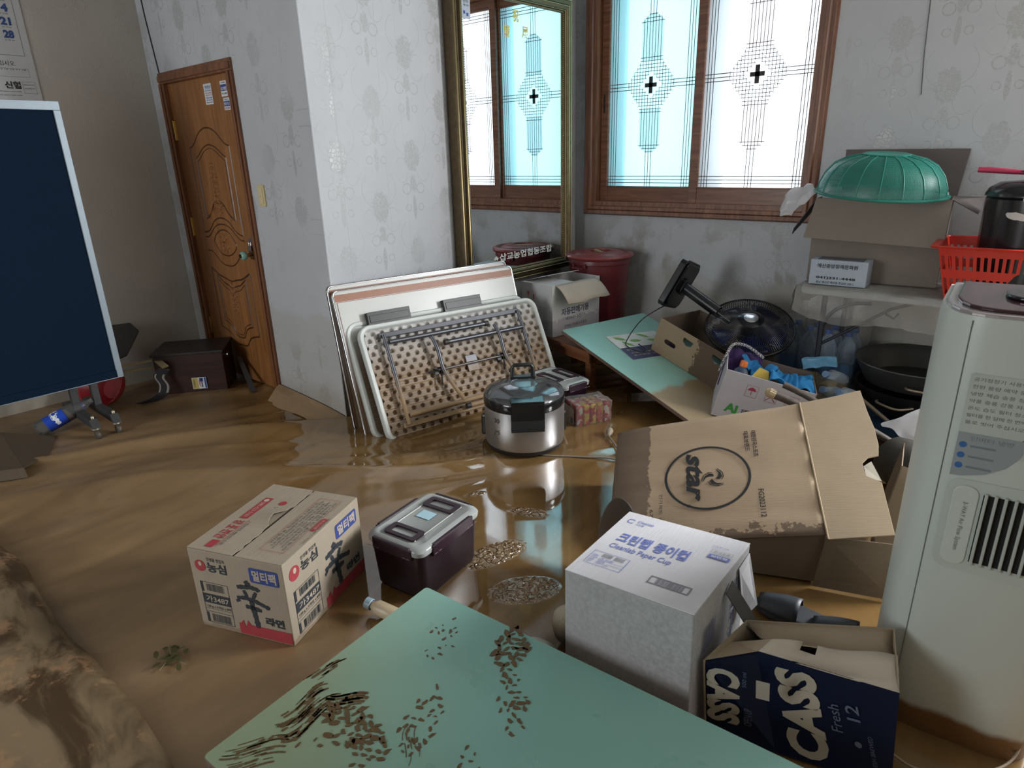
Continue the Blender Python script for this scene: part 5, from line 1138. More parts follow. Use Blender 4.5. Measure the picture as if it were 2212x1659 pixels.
# ---- cardboard tray with cut-outs standing on the slope, fan lying in it
def on_board(x, y, yaw, tilt=0): return RM @ T(x, y, .0) @ RZ(yaw)
KB2 = card('tray kraft', (.33, .245, .155), wet=[(0, -1, -.30, .25)], wetcol=(.105, .072, .045)); KB3 = card('tray inside', (.16, .115, .085))
kb = onrt(0, 0); p0 = Vector((-1.962, 3.640, .276)); p1 = Vector((-1.505, 3.560, .135))
ex_ = (p1-p0).normalized(); up = Vector((.24, -.0, .97)); ey_ = up.cross(ex_).normalized(); ez_ = ex_.cross(ey_)
KM = Matrix(((ex_.x, ey_.x, ez_.x, p0.x), (ex_.y, ey_.y, ez_.y, p0.y), (ex_.z, ey_.z, ez_.z, p0.z), (0, 0, 0, 1)))
t = thing('fruit_tray', 'brown cardboard tray with oval and pentagon cut-outs on the sloping green table', 'cardboard tray', KM)
l, w, h = .53, .42, .225
b = MB()
def panel_with_holes(b, F, L, H, holes, th=.005):
    # triangulated panel with polygon holes through bmesh fill
    import mathutils.geometry as mg
    loops = [[Vector((x, y, 0)) for x, y in ((0, 0), (L, 0), (L, H), (0, H))]]+[[Vector((x, y, 0)) for x, y in hh] for hh in holes]
    tris = mg.tessellate_polygon(loops); flat = [p for lp in loops for p in lp]
    A = [b.v((p.x, p.y, 0), F) for p in flat]; B = [b.v((p.x, p.y, -th), F) for p in flat]
    for q in tris: b.f([A[i] for i in q]); b.f([B[i] for i in q][::-1])
    k = 0
    for lp in loops:
        m = len(lp)
        for i in range(m): b.f([A[k+i], A[k+(i+1) % m], B[k+(i+1) % m], B[k+i]])
        k += m
slot = rrect(.075, .085, .165, .118, .016, 5); pent = lambda cx, cy, r: [(cx+r*math.cos(R(a)), cy+r*.8*math.sin(R(a))) for a in (200, 260, 320, 20, 150)]
panel_with_holes(b, frame((0, 0, 0), (1, 0, 0), (0, 0, 1), 0), l, h, [slot, pent(.235, .175, .040), pent(.455, .175, .040)])
b.build('front_panel', KB2, t)
b = MB(); b.box((0, w-.005, 0), (l, w, h)); b.box((0, .006, 0), (.005, w-.006, h)); b.box((l-.005, .006, 0), (l, w-.006, h)); b.box((.006, .006, 0), (l-.006, w-.006, .005)); b.build('tray_body', KB3, t)

# fan: base panel up in the air, pole, guard lying over the tray
FB = mat('fan black', (.006, .007, .010), .14, var=.1); FB2 = mat('fan satin black', (.008, .009, .012), .3)
hc = Vector((-1.43, 3.90, .445)); bc = Vector((-1.905, 3.92, .650))
t = thing('electric_fan', 'black electric fan tipped over, its square base in the air and round guard facing up', 'fan', T(*hc)); oi = -hc
d = (bc-hc).normalized()
a0 = hc+Vector((-.12, 0, .02)); b = MB(); b.tube([a0+oi, bc+oi], .026, 18); b.build('pole', FB, t, smooth=50)
b = MB(); b.tube([a0.lerp(bc, .25)+oi, bc+oi], .037, 20); b.build('pole_sleeve', FB2, t, smooth=50)
# base: rounded slab whose plane is square to the pole
bn = Vector((.921, .015, -.384)).normalized(); bx = Vector((.364, .300, .881)); bx = (bx-bn*bx.dot(bn)).normalized(); by = bn.cross(bx)
BMx = Matrix(((bx.x, by.x, bn.x, bc.x-hc.x), (bx.y, by.y, bn.y, bc.y-hc.y), (bx.z, by.z, bn.z, bc.z-hc.z), (0, 0, 0, 1)))
b = MB(); b.prism(rrect(-.165, -.145, .165, .145, .035, 6), -.045, .0, BMx); b.prism(rrect(-.15, -.13, .15, .13, .04, 6), 0, .012, BMx); bp = b.build('base', FB, t, bevel=.008)
b = MB(); b.prism(rrect(-.055, -.055, .055, .055, .03, 5), .010, .03, BMx); b.build('base_collar', FB2, bp, bevel=.003)
gn = Vector((.20, -.42, .885)).normalized(); gx = Vector((1, 0, -.12)); gx = (gx-gn*gx.dot(gn)).normalized(); gy = gn.cross(gx)
GM = Matrix(((gx.x, gy.x, gn.x, 0), (gx.y, gy.y, gn.y, 0), (gx.z, gy.z, gn.z, 0), (0, 0, 0, 1)))
rg = .262
b = MB(); b.tube([(rg*math.cos(2*math.pi*i/72), rg*math.sin(2*math.pi*i/72), 0) for i in range(72)], .0055, 8, GM, closed=True)
for rr, zz in ((.15, .052), (.215, .030)): b.tube([(rr*math.cos(2*math.pi*i/60), rr*math.sin(2*math.pi*i/60), zz) for i in range(60)], .0012, 5, GM, closed=True)
NW = 112
for k in range(NW):
    a = 2*math.pi*k/NW; P = [(r_*math.cos(a+.12*(1-r_/rg)), r_*math.sin(a+.12*(1-r_/rg)), z_) for r_, z_ in ((.07, .066), (.12, .060), (.18, .046), (.225, .026), (.25, .010), (rg, 0))]; b.tube(P, (.0019), 4, GM, cap=False)
b.build('front_guard', FB2, t)
b = MB()
for k in range(NW):
    a = 2*math.pi*(k+.5)/NW; P = [(r_*math.cos(a), r_*math.sin(a), z_) for r_, z_ in ((.07, -.085), (.14, -.082), (.21, -.065), (.25, -.035), (rg, 0))]; b.tube(P, (.0019), 4, GM, cap=False)
b.build('rear_guard', FB2, t)
b = MB(); b.lathe([(0, .078), (.035, .078), (.065, .073), (.085, .062), (.085, .054)], 40, GM); cp = b.build('guard_cap', FB, t, smooth=40)
b = MB(); b.lathe([(0, .0785), (.040, .078), (.045, .075)], 40, GM); b.build('badge', mat('silver badge', (.55, .57, .6), .2, .8), cp, smooth=40)
BLD = glassy('blue fan blade', (.010, .018, .10), .78, .1, (.12, .16, .45))
for k in range(5):
    b = MB(); V = {}
    for i in range(9):
        for j in range(7):
            r_ = lerp(.05, .225, i/8); a = R(k*72)+lerp(-.52, .50, j/6)*(1-.1*i/8)+.25*i/8; V[i, j] = b.v((r_*math.cos(a), r_*math.sin(a), -.02+.028*(j/6-.5)*2*(1-i/12)), GM)
    for i in range(8):
        for j in range(6): b.f([V[i, j], V[i+1, j], V[i+1, j+1], V[i, j+1]])
    b.build('blade', BLD, t, smooth=60, solid=.002)
b = MB(); b.lathe([(0, .03), (.045, .028), (.05, 0), (.05, -.04), (0, -.04)], 32, GM); b.lathe([(0, -.17), (.05, -.165), (.065, -.13), (.068, -.085), (0, -.08)], 32, GM); b.build('motor_housing', FB2, t, smooth=40)
P = curve3([bc+Vector((-.07, -.05, -.12)), (-2.02, 3.62, .47), (-2.09, 3.55, .33), (-2.04, 3.50, .305), (-1.97, 3.52, .287), (-1.96, 3.57, .289), (-2.03, 3.60, .307)])
b = MB(); b.tube([p-hc for p in P], .0035, 8); b.build('power_cord', FB2, t, smooth=60)
b = MB(); crumpled_box(b, (0, 0, 0), (.20, .05, .07), 6, 20, .02, T(-1.68, 3.62, .275) @ RZ(-12) @ RY(28)); tag(b.build('paper_cloth', mat('white cloth', (.55, .53, .55), .7), None, smooth=60), 'crumpled white cloth stuffed between fan and cardboard tray', 'cloth')

# ---- white carton with symbols, filled with cloths and a bottle
AM = Matrix.Translation((-1.366, 3.262, .088)) @ RZ(22.0) @ RX(4) @ RY(13)
l, w, h = .47, .30, .285
WC2 = card('white produce carton', (.47, .46, .50), wet=[(2, 1, -.02, .05)]); DI = card('carton inside dark', (.20, .15, .13))
t = thing('produce_carton', 'white carton with red handling symbols holding blue and purple cloths', 'box', AM)
b = MB(); tt = .005; b.box((0, 0, 0), (l, w, tt)); b.box((0, 0, tt), (l, tt, h)); b.box((0, tt, tt), (tt, w, h)); b.build('carton_body', WC2, t)
b = MB(); b.box((0, w, 0), (l, w+tt, h)); b.box((l, 0, 0), (l+tt, w, h)); b.build('inner_panels', DI, t)
F = frame((0, 0, 0), (1, 0, 0), (0, 0, 1), .0012)
b = MB()
for x in (.13, .235, .34): b.outline(F, x, .165, x+.062, .235, .0015)
b.poly([(.138, .203), (.146, .217), (.161, .224), (.176, .217), (.184, .203)], F); b.line(F, (.161, .203), (.161, .178), .003); b.line(F, (.240, .172), (.290, .228), .004); b.line(F, (.290, .172), (.240, .228), .004); b.poly([(.258, .212), (.274, .212), (.270, .195), (.262, .195)], F)
for x in (.355, .377): b.rect(F, x, .185, x+.009, .205); b.poly([(x-.004, .205), (x+.013, .205), (x+.0045, .222)], F)
b.rect(F, .348, .174, .394, .178); b.build('red_symbols', mat('symbol red', (.33, .03, .06)), t)
b = MB(); b.text(F, 'Ai', .055, .045, .125, .10, bold=.05); b.build('green_lettering', mat('logo green', (.04, .26, .05)), t)
b = MB(); b.text(F, '자연', .145, .05, .175, .085, bold=.03); b.disc(F, .255, .06, .010); b.build('black_lettering', BLACK, t)
b = MB(); b.rect(F @ T(0, 0, .0006), .165, .025, .225, .085); b.build('brown_patch', mat('brown patch', (.09, .06, .05)), t)
# cloths: folded sheets with wavy relief
def cloth(name, label, M, L, W, m, hgt=.05, seed=0, fr=7, group=None, sag=.0):
    b = MB(); n = 44; V = {}
    for i in range(n+1):
        for j in range(n+1):
            u, v = i/n, j/n; x = (u-.5)*L; y = (v-.5)*W; p = Vector((u*fr, v*fr*.6, seed)); z = hgt*(1.2*noise.noise(p)+.6*abs(noise.noise(p*2.1))); e = min(u, 1-u, v, 1-v); z -= sag*max(0, 1-e/.2)**2
            x += .03*noise.noise(p*1.3+Vector((5, 0, 0))); y += .03*noise.noise(p*1.3+Vector((0, 7, 0))); V[i, j] = b.v((x, y, z), M)
    for i in range(n):
        for j in range(n): b.f([V[i, j], V[i+1, j], V[i+1, j+1], V[i, j+1]])
    return tag(b.build(name, m, None, smooth=180, solid=.004), label, 'cloth', group)
SKY = mat('sky blue cloth', (.02, .22, .52), .85, var=.15, vs=30, bump=.3, bs=300); PURP = mat('purple cloth', (.045, .018, .10), .85, var=.2, bump=.3, bs=300)
cloth('cleaning_cloth', 'bright blue cloth bunched on the right inside the white symbol carton', AM @ T(.35, .14, .265), .24, .22, SKY, .07, 3, 2.6)
cloth('cleaning_cloth', 'bright blue cloth draped behind the orange-capped bottle in the white symbol carton', AM @ T(.17, .17, .262) @ RY(8), .18, .14, SKY, .06, 6, 2.8)
t = thing('work_vest', 'purple cloth with a checked white trim hanging over the rear rim of the symbol carton', 'cloth', AM @ T(.055, .26, .30) @ RX(25))
b = MB(); V = {}
for i in range(15):
    for j in range(15):
        u_, v_ = i/14, j/14; V[i, j] = b.v(((u_-.3)*.20, (v_-.85)*.20, -.10*(1-v_)**1.4*1.2+.025*noise.noise(Vector((u_*5, v_*5, 1)))))
for i in range(14):
    for j in range(14): b.f([V[i, j], V[i+1, j], V[i+1, j+1], V[i, j+1]])
b.build('fabric', PURP, t, smooth=180, solid=.004)
ck = G('checked trim'); chk = ck.n('ShaderNodeTexChecker', Scale=130.0, Color1=(.55, .55, .55), Color2=(.05, .04, .07)); ck.put(chk.inputs[0], ck.coord()); ck.set(Base_Color=chk.outputs[0], Roughness=.8)
b = MB(); b.tube(curve3([(-.075, -.14, -.04), (-.062, -.05, .01), (-.04, .03, .022), (.02, .045, .028), (.08, .03, .02), (.14, .01, .0)]), .009, 8); b.build('trim_band', ck.m, t, smooth=60)
t = thing('plastic_bottle', 'clear bottle with an orange cap standing in the white symbol carton', 'bottle', AM @ T(.085, .075, .10) @ RX(-6))
PET = glassy('clear pet', (.55, .58, .60), .10, .06, (.90, .93, .94))
b = MB(); b.lathe([(0, 0), (.04, 0), (.046, .01), (.046, .05), (.043, .06), (.046, .07), (.046, .135), (.035, .165), (.018, .185), (.015, .195)], 28); b.build('bottle_body', PET, t, smooth=40)
b = MB(); b.lathe([(0, .222), (.018, .221), (.020, .217), (.020, .193), (.016, .19)], 28); b.build('cap', mat('orange cap', (.72, .16, .02), .35), t, smooth=40)
b = MB(); b.sheet([(0, 0, 0), (.10, .0, .01), (.09, .05, .05), (.04, .06, .055)], .003, AM @ T(.13, .035, .255)); tag(b.build('yellow_scraper', mat('yellow plastic', (.50, .36, .05), .4), None), 'small yellow plastic piece in front of the blue cloth in the symbol carton', 'scraper')
# two muddy sticks crossing in front of the carton
ST = wood('muddy stick', (.045, .034, .027), (.10, .077, .060), .7, 5, 0)
for a, c_, r_, lab, tipc in (((-1.000, 3.075, .355), (-.50, 3.24, .16), .024, 'thick muddy pole with a splintered pale tip lying across the corner of the symbol carton', 1), ((-.965, 3.17, .375), (-.44, 3.22, .17), .017, 'thinner dark pole lying right behind the splintered one', 0)):
    b = MB(); A_, C_ = Vector(a), Vector(c_); P = [A_.lerp(C_, k/10)+Vector((0, 0, .004*math.sin(k))) for k in range(11)]; b.tube(P, [r_*(1-.12*math.sin(k*.7)) for k in range(11)], 14)
    o = b.build('wooden_pole', ST, None, smooth=50); tag(o, lab, 'pole')
    if tipc: b = MB(); b.lathe([(0, .02), (.012, .018), (r_*1.02, .0), (r_*1.02, -.03)], 12, Matrix.Translation(A_) @ (A_-C_).to_track_quat('Z', 'Y').to_matrix().to_4x4()); b.build('splintered_tip', mat('splintered tip', (.38, .29, .17), .8, bump=.6, bs=80), o)

# ---- folding table along the window wall with film cover
TX0, TX1, TY0, TY1, TZ = -1.15, .65, 3.855, 4.44, .742
GS = mat('grey table leg', (.045, .05, .065), .35, .5)
t = thing('covered_table', 'long folding table covered in clear plastic film along the window wall', 'folding table', T(TX0, TY0, 0))
l, w = TX1-TX0, TY1-TY0
b = MB(); b.prism(rrect(0, 0, l, w, .05, 6), TZ-.045, TZ); b.build('table_top', mat('white table top', (.50, .51, .50), .45), t, bevel=.006)
for x in (.13, l-.13):
    for y in (.05, w-.06):
        b = MB(); b.tube([(x, y, TZ-.045), (x, y, .0)], .0155, 12); b.build('leg', GS, t, smooth=50)
    b = MB(); b.tube([(x, .05, .14), (x, w-.06, .14)], .011, 10); b.build('cross_bar', GS, t, smooth=50)
b = MB(); b.tube(curve3([(.13, .05, .50), (.18, .05, .60), (.27, .06, .655), (.36, .1, .66)]), .011, 10); b.build('brace', GS, t, smooth=50)
b = MB(); b.tube([(.13, .06, .40), (.30, .12, .52), (.44, .2, .62), (.6, .25, .68)], .009, 10); b.tube([(.42, .17, .60), (.46, .2, .57), (.48, .21, .60)], .006, 8); b.build('brace', GS, t, smooth=50)
TF = G('table film'); tr = TF.n('ShaderNodeBsdfTransparent', Color=(.92, .92, .92)); mx = TF.n('ShaderNodeMixShader'); fr = TF.n('ShaderNodeFresnel', IOR=1.5); TF.set(Base_Color=(.62, .61, .58), Roughness=.22); TF.bump(TF.noise(TF.map(TF.coord(), (1, 1, 1)), 16, 5, .7, 1.2), .9, .02); TF.put(mx.inputs[0], TF.ma('ADD', fr.outputs[0], .26)); TF.t.links.new(tr.outputs[0], mx.inputs[1]); TF.t.links.new(TF.p.outputs[0], mx.inputs[2]); TF.t.links.new(mx.outputs[0], TF.out.inputs[0])
b = MB(); V = {}; N = 90
rows = [(w+.0, .004), (w*.6, .004), (w*.3, .004), (.02, .004), (-.006, .001), (-.010, -.022), (-.012, -.05), (-.016, -.085), (-.014, -.12), (-.010, -.15)]
for i in range(N+1):
    x = lerp(-.015, l, i/N)
    for j, (y, z) in enumerate(rows):
        q = noise.noise(Vector((x*9, j*.8, 2))); q2 = noise.noise(Vector((x*23, j*1.7, 5))); hem = (j-4)/5 if j > 4 else 0
        low = z*(1+.25*noise.noise(Vector((x*3, 1, 0)))+.25*math.sin(x*3.5)) if hem else z
        V[i, j] = b.v((x, y-(.022*q+.010*q2+.012)*(hem > 0)*(.5+hem)-.0, TZ+low+(.0015*q2 if not hem else .012*q2)))
for i in range(N):
    for j in range(len(rows)-1): b.f([V[i, j], V[i, j+1], V[i+1, j+1], V[i+1, j]])
W2 = {}
for j in range(13):
    y = lerp(-.012, w, j/12)
    for k in range(6):
        z = lerp(.003, -.15, k/5); q = noise.noise(Vector((y*9, k*.8, 7))); W2[j, k] = b.v((-.016-(.03*abs(q)+.008)*(k > 0)*(.4+k/5), y, TZ+z))
for j in range(12):
    for k in range(5): b.f([W2[j, k], W2[j+1, k], W2[j+1, k+1], W2[j, k+1]])
o = b.build('plastic_film', TF.m, None, smooth=180); o.matrix_world = T(TX0, TY0, 0); tag(o, 'wrinkled clear plastic film draped over the long table', 'plastic sheet')

# ---- big brown carton, colander, bag, small box on the table
l, w, h = .652, .30, .462
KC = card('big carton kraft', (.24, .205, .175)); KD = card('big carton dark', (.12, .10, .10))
t = thing('big_carton', 'big open brown carton on the film-covered table, holding the green colander', 'box', T(-1.172, 4.035, .748) @ RZ(6))
b = MB(); tt = .005; b.box((0, 0, 0), (l, w, tt)); b.box((0, 0, 0), (l, tt, h)); b.box((0, w-tt, 0), (l, w, h)); b.box((0, tt, 0), (tt, w-tt, h)); b.box((l-tt, tt, 0), (l, w-tt, h)); b.build('carton_body', KC, t)
b = MB(); b.sheet([(0, -.002, h), (l, -.002, h), (l-.002, -.06, h-.245), (-.035, -.055, h-.215)][::-1], .004); b.build('front_flap', KC, t)
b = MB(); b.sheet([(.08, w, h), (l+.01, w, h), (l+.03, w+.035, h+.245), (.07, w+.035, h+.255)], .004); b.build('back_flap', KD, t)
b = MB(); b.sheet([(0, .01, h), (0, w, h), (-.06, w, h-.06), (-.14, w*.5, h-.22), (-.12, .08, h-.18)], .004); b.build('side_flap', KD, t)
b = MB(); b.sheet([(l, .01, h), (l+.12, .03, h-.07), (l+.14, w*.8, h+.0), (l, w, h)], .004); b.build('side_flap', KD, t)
GP = G('green colander'); c = GP.coord(); wv = GP.xyz(c); 
GP.set(Base_Color=(.025, .22, .175), Roughness=.35); GPm = GP.m
g = G('green mesh'); g.set(Base_Color=(.02, .19, .15), Roughness=.4); tr = g.n('ShaderNodeBsdfTransparent'); mx = g.n('ShaderNodeMixShader'); sp = g.xyz(g.coord('UV'))
hu = g.ma('ABSOLUTE', g.ma('SUBTRACT', g.ma('FRACT', g.ma('MULTIPLY', sp[0], 300.0)), .5)); hv = g.ma('ABSOLUTE', g.ma('SUBTRACT', g.ma('FRACT', g.ma('MULTIPLY', sp[1], 52.0)), .5))
g.put(mx.inputs[0], g.ma('MULTIPLY', g.ma('MULTIPLY', g.ma('LESS_THAN', hu, .27), g.ma('LESS_THAN', hv, .27)), 1.0)); g.t.links.new(g.p.outputs[0], mx.inputs[1]); g.t.links.new(tr.outputs[0], mx.inputs[2]); g.t.links.new(mx.outputs[0], g.out.inputs[0])
CMx = T(-.862, 4.06, 1.238) @ RZ(0) @ RY(3.6) @ RX(5)
t = thing('green_colander', 'large green plastic colander turned upside down on the big carton', 'colander', CMx)
rc = .318; prof = [(rc*.985, .008), (rc*.97, .05), (rc*.90, .105), (rc*.78, .150), (rc*.60, .182), (rc*.40, .197), (rc*.34, .200)]
b = MB(); seg = 96; b.lathe(prof, seg, sy=.80); mesh = b.bm; uvl = mesh.loops.layers.uv.new('UVMap')
for f in mesh.faces:
    for lp in f.loops:
        co = lp.vert.co; uu = (math.atan2(co.y/.8, co.x)/(2*math.pi)) % 1
        lp[uvl].uv = (uu, co.z/.2)
    us = [lp[uvl].uv.x for lp in f.loops]
    if max(us)-min(us) > .5:
        for lp in f.loops:
            if lp[uvl].uv.x < .5: lp[uvl].uv.x += 1
b.build('mesh_bowl', g.m, t, smooth=60)
b = MB(); b.lathe([(rc*1.0, -.004), (rc*1.035, .0), (rc*1.04, .006), (rc*1.0, .010), (rc*.97, .008), (rc*.97, -.002), (rc*1.0, -.004)], 80, sy=.80); b.build('rim', GPm, t, smooth=50)
for k in range(18):
    a = 2*math.pi*k/18; b = MB(); b.tube([(r_*1.004*math.cos(a), r_*1.004*math.sin(a)*.80, z_+.001) for r_, z_ in prof], .0028, 6); b.build('rib', GPm, t, smooth=60)
b = MB(); b.lathe([(rc*.36, .196), (rc*.37, .204), (rc*.33, .208), (rc*.30, .204), (0, .203)], 48, sy=.8); b.build('foot_ring', GPm, t, smooth=50)
b = MB(); crumpled_box(b, (-.60/2, -.11, -.09), (.58/2, .08, .022), 10, 9, .028, T(-.86, 4.20, 1.215) @ RZ(6)); tag(b.build('bag_filling', FILM, None, smooth=180), 'crumpled pale plastic bags filling the big carton under the colander', 'plastic bags')
bag('plastic_bag', 'knotted translucent white plastic bag hanging at the left corner of the big carton', [((-1.165, 4.02, 1.245), .02, .012), ((-1.19, 4.02, 1.24), .018, .02), ((-1.22, 4.01, 1.22), .04, .06), ((-1.27, 4.0, 1.195), .055, .09), ((-1.31, 4.0, 1.18), .05, .085), ((-1.345, 4.0, 1.18), .025, .05)], amp=.03, s=18, seed=4)
l, w, h = .294, .135, .138
t = thing('tissue_box', 'small pale blue-white box with black lettering in front of the big carton on the table', 'box', T(-1.120, 3.90, .749) @ RZ(2.6))
b = MB(); b.box((0, 0, 0), (l, w, h)); b.build('box_body', mat('pale blue card', (.36, .42, .50), .5), t, bevel=.003)
b = MB(); b.box((.03, .02, h), (l-.03, w-.02, h+.0015)); b.build('opening', mat('opening film', (.10, .10, .12)), t)
F = frame((0, 0, 0), (1, 0, 0), (0, 0, 1), .0016); b = MB(); b.text(F, '예산중앙장례문화원', .038, .095, .245, .118, bold=.02); b.text(F, '041)331-4448', .038, .030, .240, .048, bold=.035); b.text(F, '충남 예산군 예산읍 주교리 109-2', .040, .008, .235, .022, bold=.01); b.build('lettering', BLACK, t)

# ---- red basket with a black pot and a pink handled pan
RX0, RY0 = -.505, 3.775
t = thing('red_basket', 'red slotted plastic basket holding the black pot', 'basket', T(RX0, RY0, .749) @ RZ(3))
RD = mat('bright red plastic', (.55, .035, .02), .35, var=.1)
l, w, h = .66, .47, .262; ins = .06
def bpanel(A_, B_, C_, D_, n):
    # wall A-B bottom, D-C top with two rows of upright slots
    A_, B_, C_, D_ = map(Vector, (A_, B_, C_, D_)); ln = (C_-D_).length; hh = ((D_-A_)).length; F = None
    b = MB(); P = lambda u, v: A_.lerp(B_, u).lerp(D_.lerp(C_, u), v); vr = [0, .10, .42, .52, .58, .84, 1.0]; slots = {1: 1, 4: 1}
    for i in range(n):
        for k in range(6):
            for q in range(4):
                if k in slots and q in (1, 2): continue
                u0, u1 = (i+q/4)/n, (i+(q+1)/4)/n; b.poly([P(u0, vr[k]), P(u1, vr[k]), P(u1, vr[k+1]), P(u0, vr[k+1])])
    return b
pts = {'b': [(ins, ins, 0), (l-ins, ins, 0), (l-ins, w-ins, 0), (ins, w-ins, 0)], 't': [(0, 0, h), (l, 0, h), (l, w, h), (0, w, h)]}
for k in range(4):
    bp_ = bpanel(pts['b'][k], pts['b'][(k+1) % 4], pts['t'][(k+1) % 4], pts['t'][k], 22 if k % 2 == 0 else 12); bp_.build('slotted_wall', RD, t, solid=.003)
b = MB(); b.box((ins, ins, 0), (l-ins, w-ins, .004)); b.build('basket_floor', RD, t)
b = MB(); rs = []
for d_, z_ in ((.0, h-.008), (-.028, h-.004), (-.032, h+.004), (-.002, h+.006), (.0, h)): rs.append([b.v((x, y, z_)) for x, y in rrect(d_, d_, l-d_, w-d_, .02, 4)])
for P, Q in zip(rs, rs[1:]):
    for i in range(len(P)): b.f([P[i], P[(i+1) % len(P)], Q[(i+1) % len(P)], Q[i]])
b.build('rim', RD, t, smooth=50)
BP = mat('black pot plastic', (.012, .012, .014), .22, var=.15)
t = thing('black_pot', 'glossy black lidded pot with a torn white sticker in the red basket', 'pot', T(-.19, 3.985, .845) @ RZ(-14))
rp = .205
b = MB(); b.lathe([(0, 0), (rp*.78, 0), (rp*.86, .012), (rp*1.0, .25), (rp*1.02, .475), (rp*.98, .485)], 56); b.build('pot_body', BP, t, smooth=40)
b = MB(); b.lathe([(rp*.99, .482), (rp*1.045, .487), (rp*1.045, .498), (rp*.98, .525), (rp*.80, .548), (rp*.3, .558), (0, .559)], 56); b.build('lid', BP, t, smooth=50)
b = MB(); b.lathe([(0, .02), (.012, .018), (.012, 0)], 12, RZ(195) @ T(rp*1.03, 0, .48) @ RY(90)); b.build('rivet', mat('rivet', (.4, .4, .4), .3, 1), t)
b = MB(); rn = random.Random(8); P = []
for i in range(22):
    a = 2*math.pi*i/22; P.append((.048*math.cos(a)*(1+.08*rn.uniform(-1, 1)), .017*math.sin(a)*(1+.15*rn.uniform(-1, 1))))
Ms = RZ(-82); qq = lambda x, y: b.v(Ms @ Vector((math.sin(x/rp)*rp*1.028, -math.cos(x/rp)*rp*1.028, .405+y-x*.15))); V1 = [qq(x, y) for x, y in P]; V2 = [qq(x*.5, y*.5) for x, y in P]; [b.f([V1[i], V1[(i+1) % 22], V2[(i+1) % 22], V2[i]]) for i in range(22)]; c0 = qq(0, 0); [b.f([V2[i], V2[(i+1) % 22], c0]) for i in range(22)]; b.build('torn_sticker', mat('torn sticker', (.62, .58, .57), .7), t)
t.matrix_world = T(-.17, 4.01, .756) @ RZ(66)
PK = mat('pink handle', (.45, .03, .09), .4)
t = thing('pink_pan', 'pan with a raspberry pink handle resting on top of the black pot', 'pan', T(-.13, 3.99, 1.318) @ RZ(176))
b = MB(); b.lathe([(0, 0), (.10, 0), (.125, .035), (.13, .037), (.127, .04), (.10, .006), (0, .006)], 40); b.build('pan_bowl', mat('pan grey', (.20, .20, .21), .3, .8), t, smooth=40)
b = MB(); b.tube([(.115, 0, .028), (.16, 0, .032), (.25, .01, .040), (.30, .01, .042)], [.010, .012, .014, .013], 12); b.build('handle', PK, t, smooth=50)

# ---- shrink wrapped pack of water bottles under the table
BW = T(-1.335, 4.14, .012) @ RZ(-4) @ Matrix.Diagonal((1.3, 1.3, 1.38, 1))
bt = thing('water_bottle', '', 'bottle', BW, 'bottles in the shrink-wrapped water pack')
PB = glassy('bottle plastic', (.55, .66, .78), .26, .08, (.86, .92, .97)); BLC = mat('bottle cap blue', (.03, .12, .42), .35); BLL = mat('bottle label blue', (.10, .28, .58), .4)
b = MB(); b.lathe([(0, 0), (.035, 0), (.043, .012), (.043, .06), (.040, .066), (.043, .072), (.043, .15), (.040, .156), (.043, .162), (.043, .215), (.034, .25), (.016, .275), (.0135, .285)], 24); b.build('bottle_body', PB, bt, smooth=40)
b = MB(); b.lathe([(.0436, .10), (.0436, .165)], 24); b.build('label_band', BLL, bt, smooth=60)
b = MB(); b.lathe([(0, .304), (.0155, .303), (.016, .284), (.0135, .283)], 20); b.build('cap', BLC, bt, smooth=40)
k = 0
for i in range(4):
    for j in range(2):
        M = BW @ T(.047+i*.088, .047+j*.088, .0)
        if k == 0: bt.matrix_world = M; o = bt
        else: o = dup(bt, M)
        o['label'] = 'clear water bottle with blue cap and label in the shrink-wrapped pack under the table'; k += 1
# a second layer of the pack stands on the first
for i in range(4):
    M = BW @ T(.047+i*.088, .135, .306) @ RX(0)
    o = dup(bt, BW @ T(.047+i*.088, .16, .055) @ T(0, 0, .0)) if False else None
b = MB(); crumpled_box(b, (-.004, -.004, -.004), (.362, .188, .325), 12, 12, .012, BW); tag(b.build('shrink_wrap', CLEAR, None, smooth=60), 'loose clear shrink wrap round the pack of water bottles under the table', 'plastic wrap')

# ---- stacked dark basins and the rubbish bag in front of them
DB = mat('dark basin metal', (.075, .078, .076), .35, .5, var=.25, vs=5); DB2 = mat('dark basin inner', (.022, .022, .022), .45, .4)
t = thing('cooking_basin', 'large dark round cooking basin, upper of the two stacked under the table', 'basin', T(-.53, 4.12, .205))
rb = .335
b = MB(); b.lathe([(0, 0), (.24, 0), (.27, .012), (.315, .10), (rb-.004, .125), (rb, .131), (rb-.003, .137), (.31, .128), (.295, .10), (.25, .018), (0, .008)], 72); b.build('basin_bowl', DB, t, smooth=40)
b = MB(); b.tube(curve3([(-.10, -.29, .055), (-.09, -.335, .06), (0, -.345, .055), (.09, -.325, .06), (.095, -.285, .055)]), .007, 10, RZ(18)); b.build('handle', mat('worn basin handle', (.30, .24, .17), .4, .5), t, smooth=50)
t = thing('cooking_basin', 'dark round basin underneath the upper one, resting near the floor', 'basin', T(-.53, 4.12, .055))
b = MB(); b.lathe([(0, 0), (.20, 0), (.25, .02), (.30, .12), (.318, .142), (.320, .148), (.30, .142), (.24, .03), (0, .01)], 72); b.build('basin_bowl', DB2, t, smooth=40)
b = MB(); b.tube(curve3([(-.09, -.27, .09), (-.07, -.325, .095), (.03, -.335, .085), (.09, -.27, .09)]), .007, 10, RZ(-10)); b.build('handle', bpy.data.materials['worn basin handle'], t, smooth=50)
